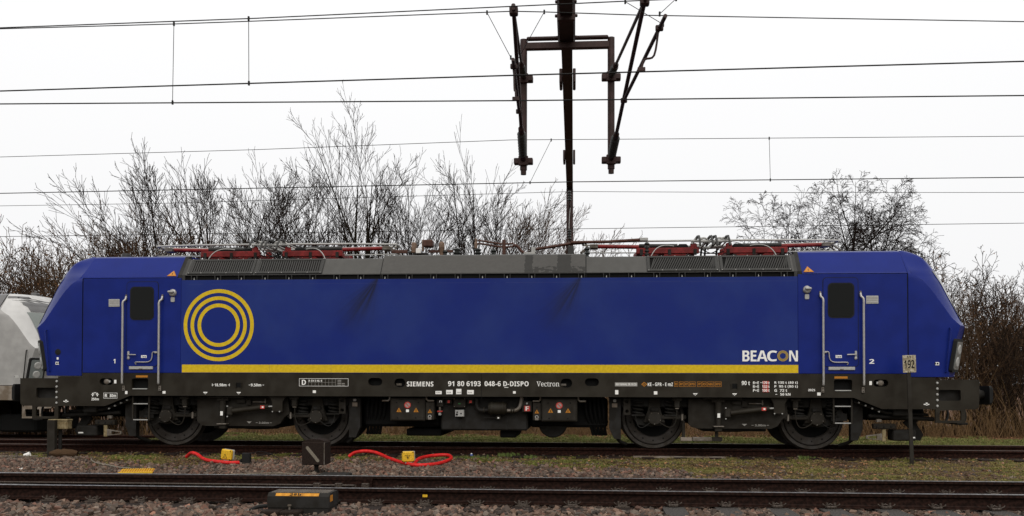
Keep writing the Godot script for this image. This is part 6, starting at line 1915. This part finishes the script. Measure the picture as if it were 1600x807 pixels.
	var cup := olathe("paper_cup", M.litter_white, self, [Vector2(0.0, 0.0), Vector2(0.032, 0.0), Vector2(0.042, 0.11), Vector2(0.044, 0.112), Vector2(0.036, 0.10), Vector2(0.0, 0.02)], Vector3.ZERO, V(0, 1, 0), 16)
	cup.position = V(-8.66, -0.135, 2.05); cup.rotation = V(0.3, 0.4, -1.25)
	tag(cup, "crumpled white paper cup lying on the ballast left of the steel post", "litter")
	var pb := Mb.new()
	pb.quad(V(-0.06, 0, 0.03), V(0.0, 0.02, 0.045), V(0.01, 0.03, -0.03), V(-0.06, 0.008, -0.03)); pb.quad(V(0.0, 0.02, 0.045), V(0.07, 0.0, 0.03), V(0.06, 0.01, -0.035), V(0.01, 0.03, -0.03))
	var pp := obj("paper_scrap", pb, M.litter_white)
	pp.position = V(-7.25, -0.165, 4.5)
	tag(pp, "white scrap of paper on the ballast near the turnout rail", "litter")
	var bq := Mb.new()
	bq.lathe([Vector2(0.0, 0.03), Vector2(0.02, 0.025), Vector2(0.032, 0.0), Vector2(0.02, -0.02), Vector2(0, -0.025)], Vector3.ZERO, V(0.4, 1, 0.2), 9)
	var bl := obj("wrapper", bq, M.blue_litter)
	bl.position = V(-0.24, -0.135, 1.12)
	tag(bl, "small crumpled blue and white wrapper in the grass by the siding rail", "litter")
	var wq := Mb.new(); wq.lathe([Vector2(0.0, 0.02), Vector2(0.018, 0.01), Vector2(0.016, 0.0)], V(0, 0.022, 0.005), V(0.1, 1, 0.3), 8)
	obj("white_side", wq, M.litter_white, bl)
	var ty := thing("drip_tray", "yellow perforated plastic plate lying tilted beside the turnout rail", "tray", V(-5.1, -0.13, 4.9), 0.35)
	ty.rotation.x = 0.05
	var tb := Mb.new()
	tb.box(-0.25, -0.012, -0.24, 0.25, 0.004, 0.24, 0.006)
	obj("plate", tb, M.orange_plastic, ty)
	var ridge := Mb.new()
	for i in 13: ridge.box(-0.22 + i * 0.036, 0.004, -0.21, -0.205 + i * 0.036, 0.016, 0.21, 0.003)
	var ro := obj("ribs", ridge, M.yellow_plastic, ty); ro.set_meta("kind", "stuff")
	obox("edge", M.yellow_plastic, ty, -0.25, -0.02, 0.24, 0.25, 0.02, 0.252, 0.004)
	var wc := otube("white_cable", M.lever_white, self, smooth([V(-6.93, -0.12, 2.83), V(-6.75, -0.122, 3.15), V(-6.45, -0.125, 3.57), V(-6.1, -0.125, 3.9), V(-5.67, -0.125, 4.35), V(-5.35, -0.115, 4.6)], 5), 0.013, 6)
	tag(wc, "thin off-white cable trailing over the ballast to the yellow plate", "cable")
	var tp := otube("rope", M.lever_white, self, smooth([V(-3.65, -0.150, 5.15), V(-3.3, -0.148, 5.0), V(-2.85, -0.145, 4.9), V(-2.5, -0.148, 4.95)], 5), 0.009, 6)
	tag(tp, "thin pale cord lying along the ballast beside the point lantern", "cord")
	var bp := otube("pale_cord", M.lever_white, self, [V(-12.0, -0.13, 2.3), V(-9.0, -0.128, 2.32), V(-8.3, -0.13, 2.2)], 0.011, 6)
	tag(bp, "pale cord stretched along the ballast edge left of the steel post", "cord")
	var pk := obox("timber_plank", M.taupe_paint, self, 2.85, -0.17, 0.92, 4.6, -0.135, 1.12, 0.01)
	tag(pk, "grey weathered plank lying along the siding rail near the third wheel", "plank")
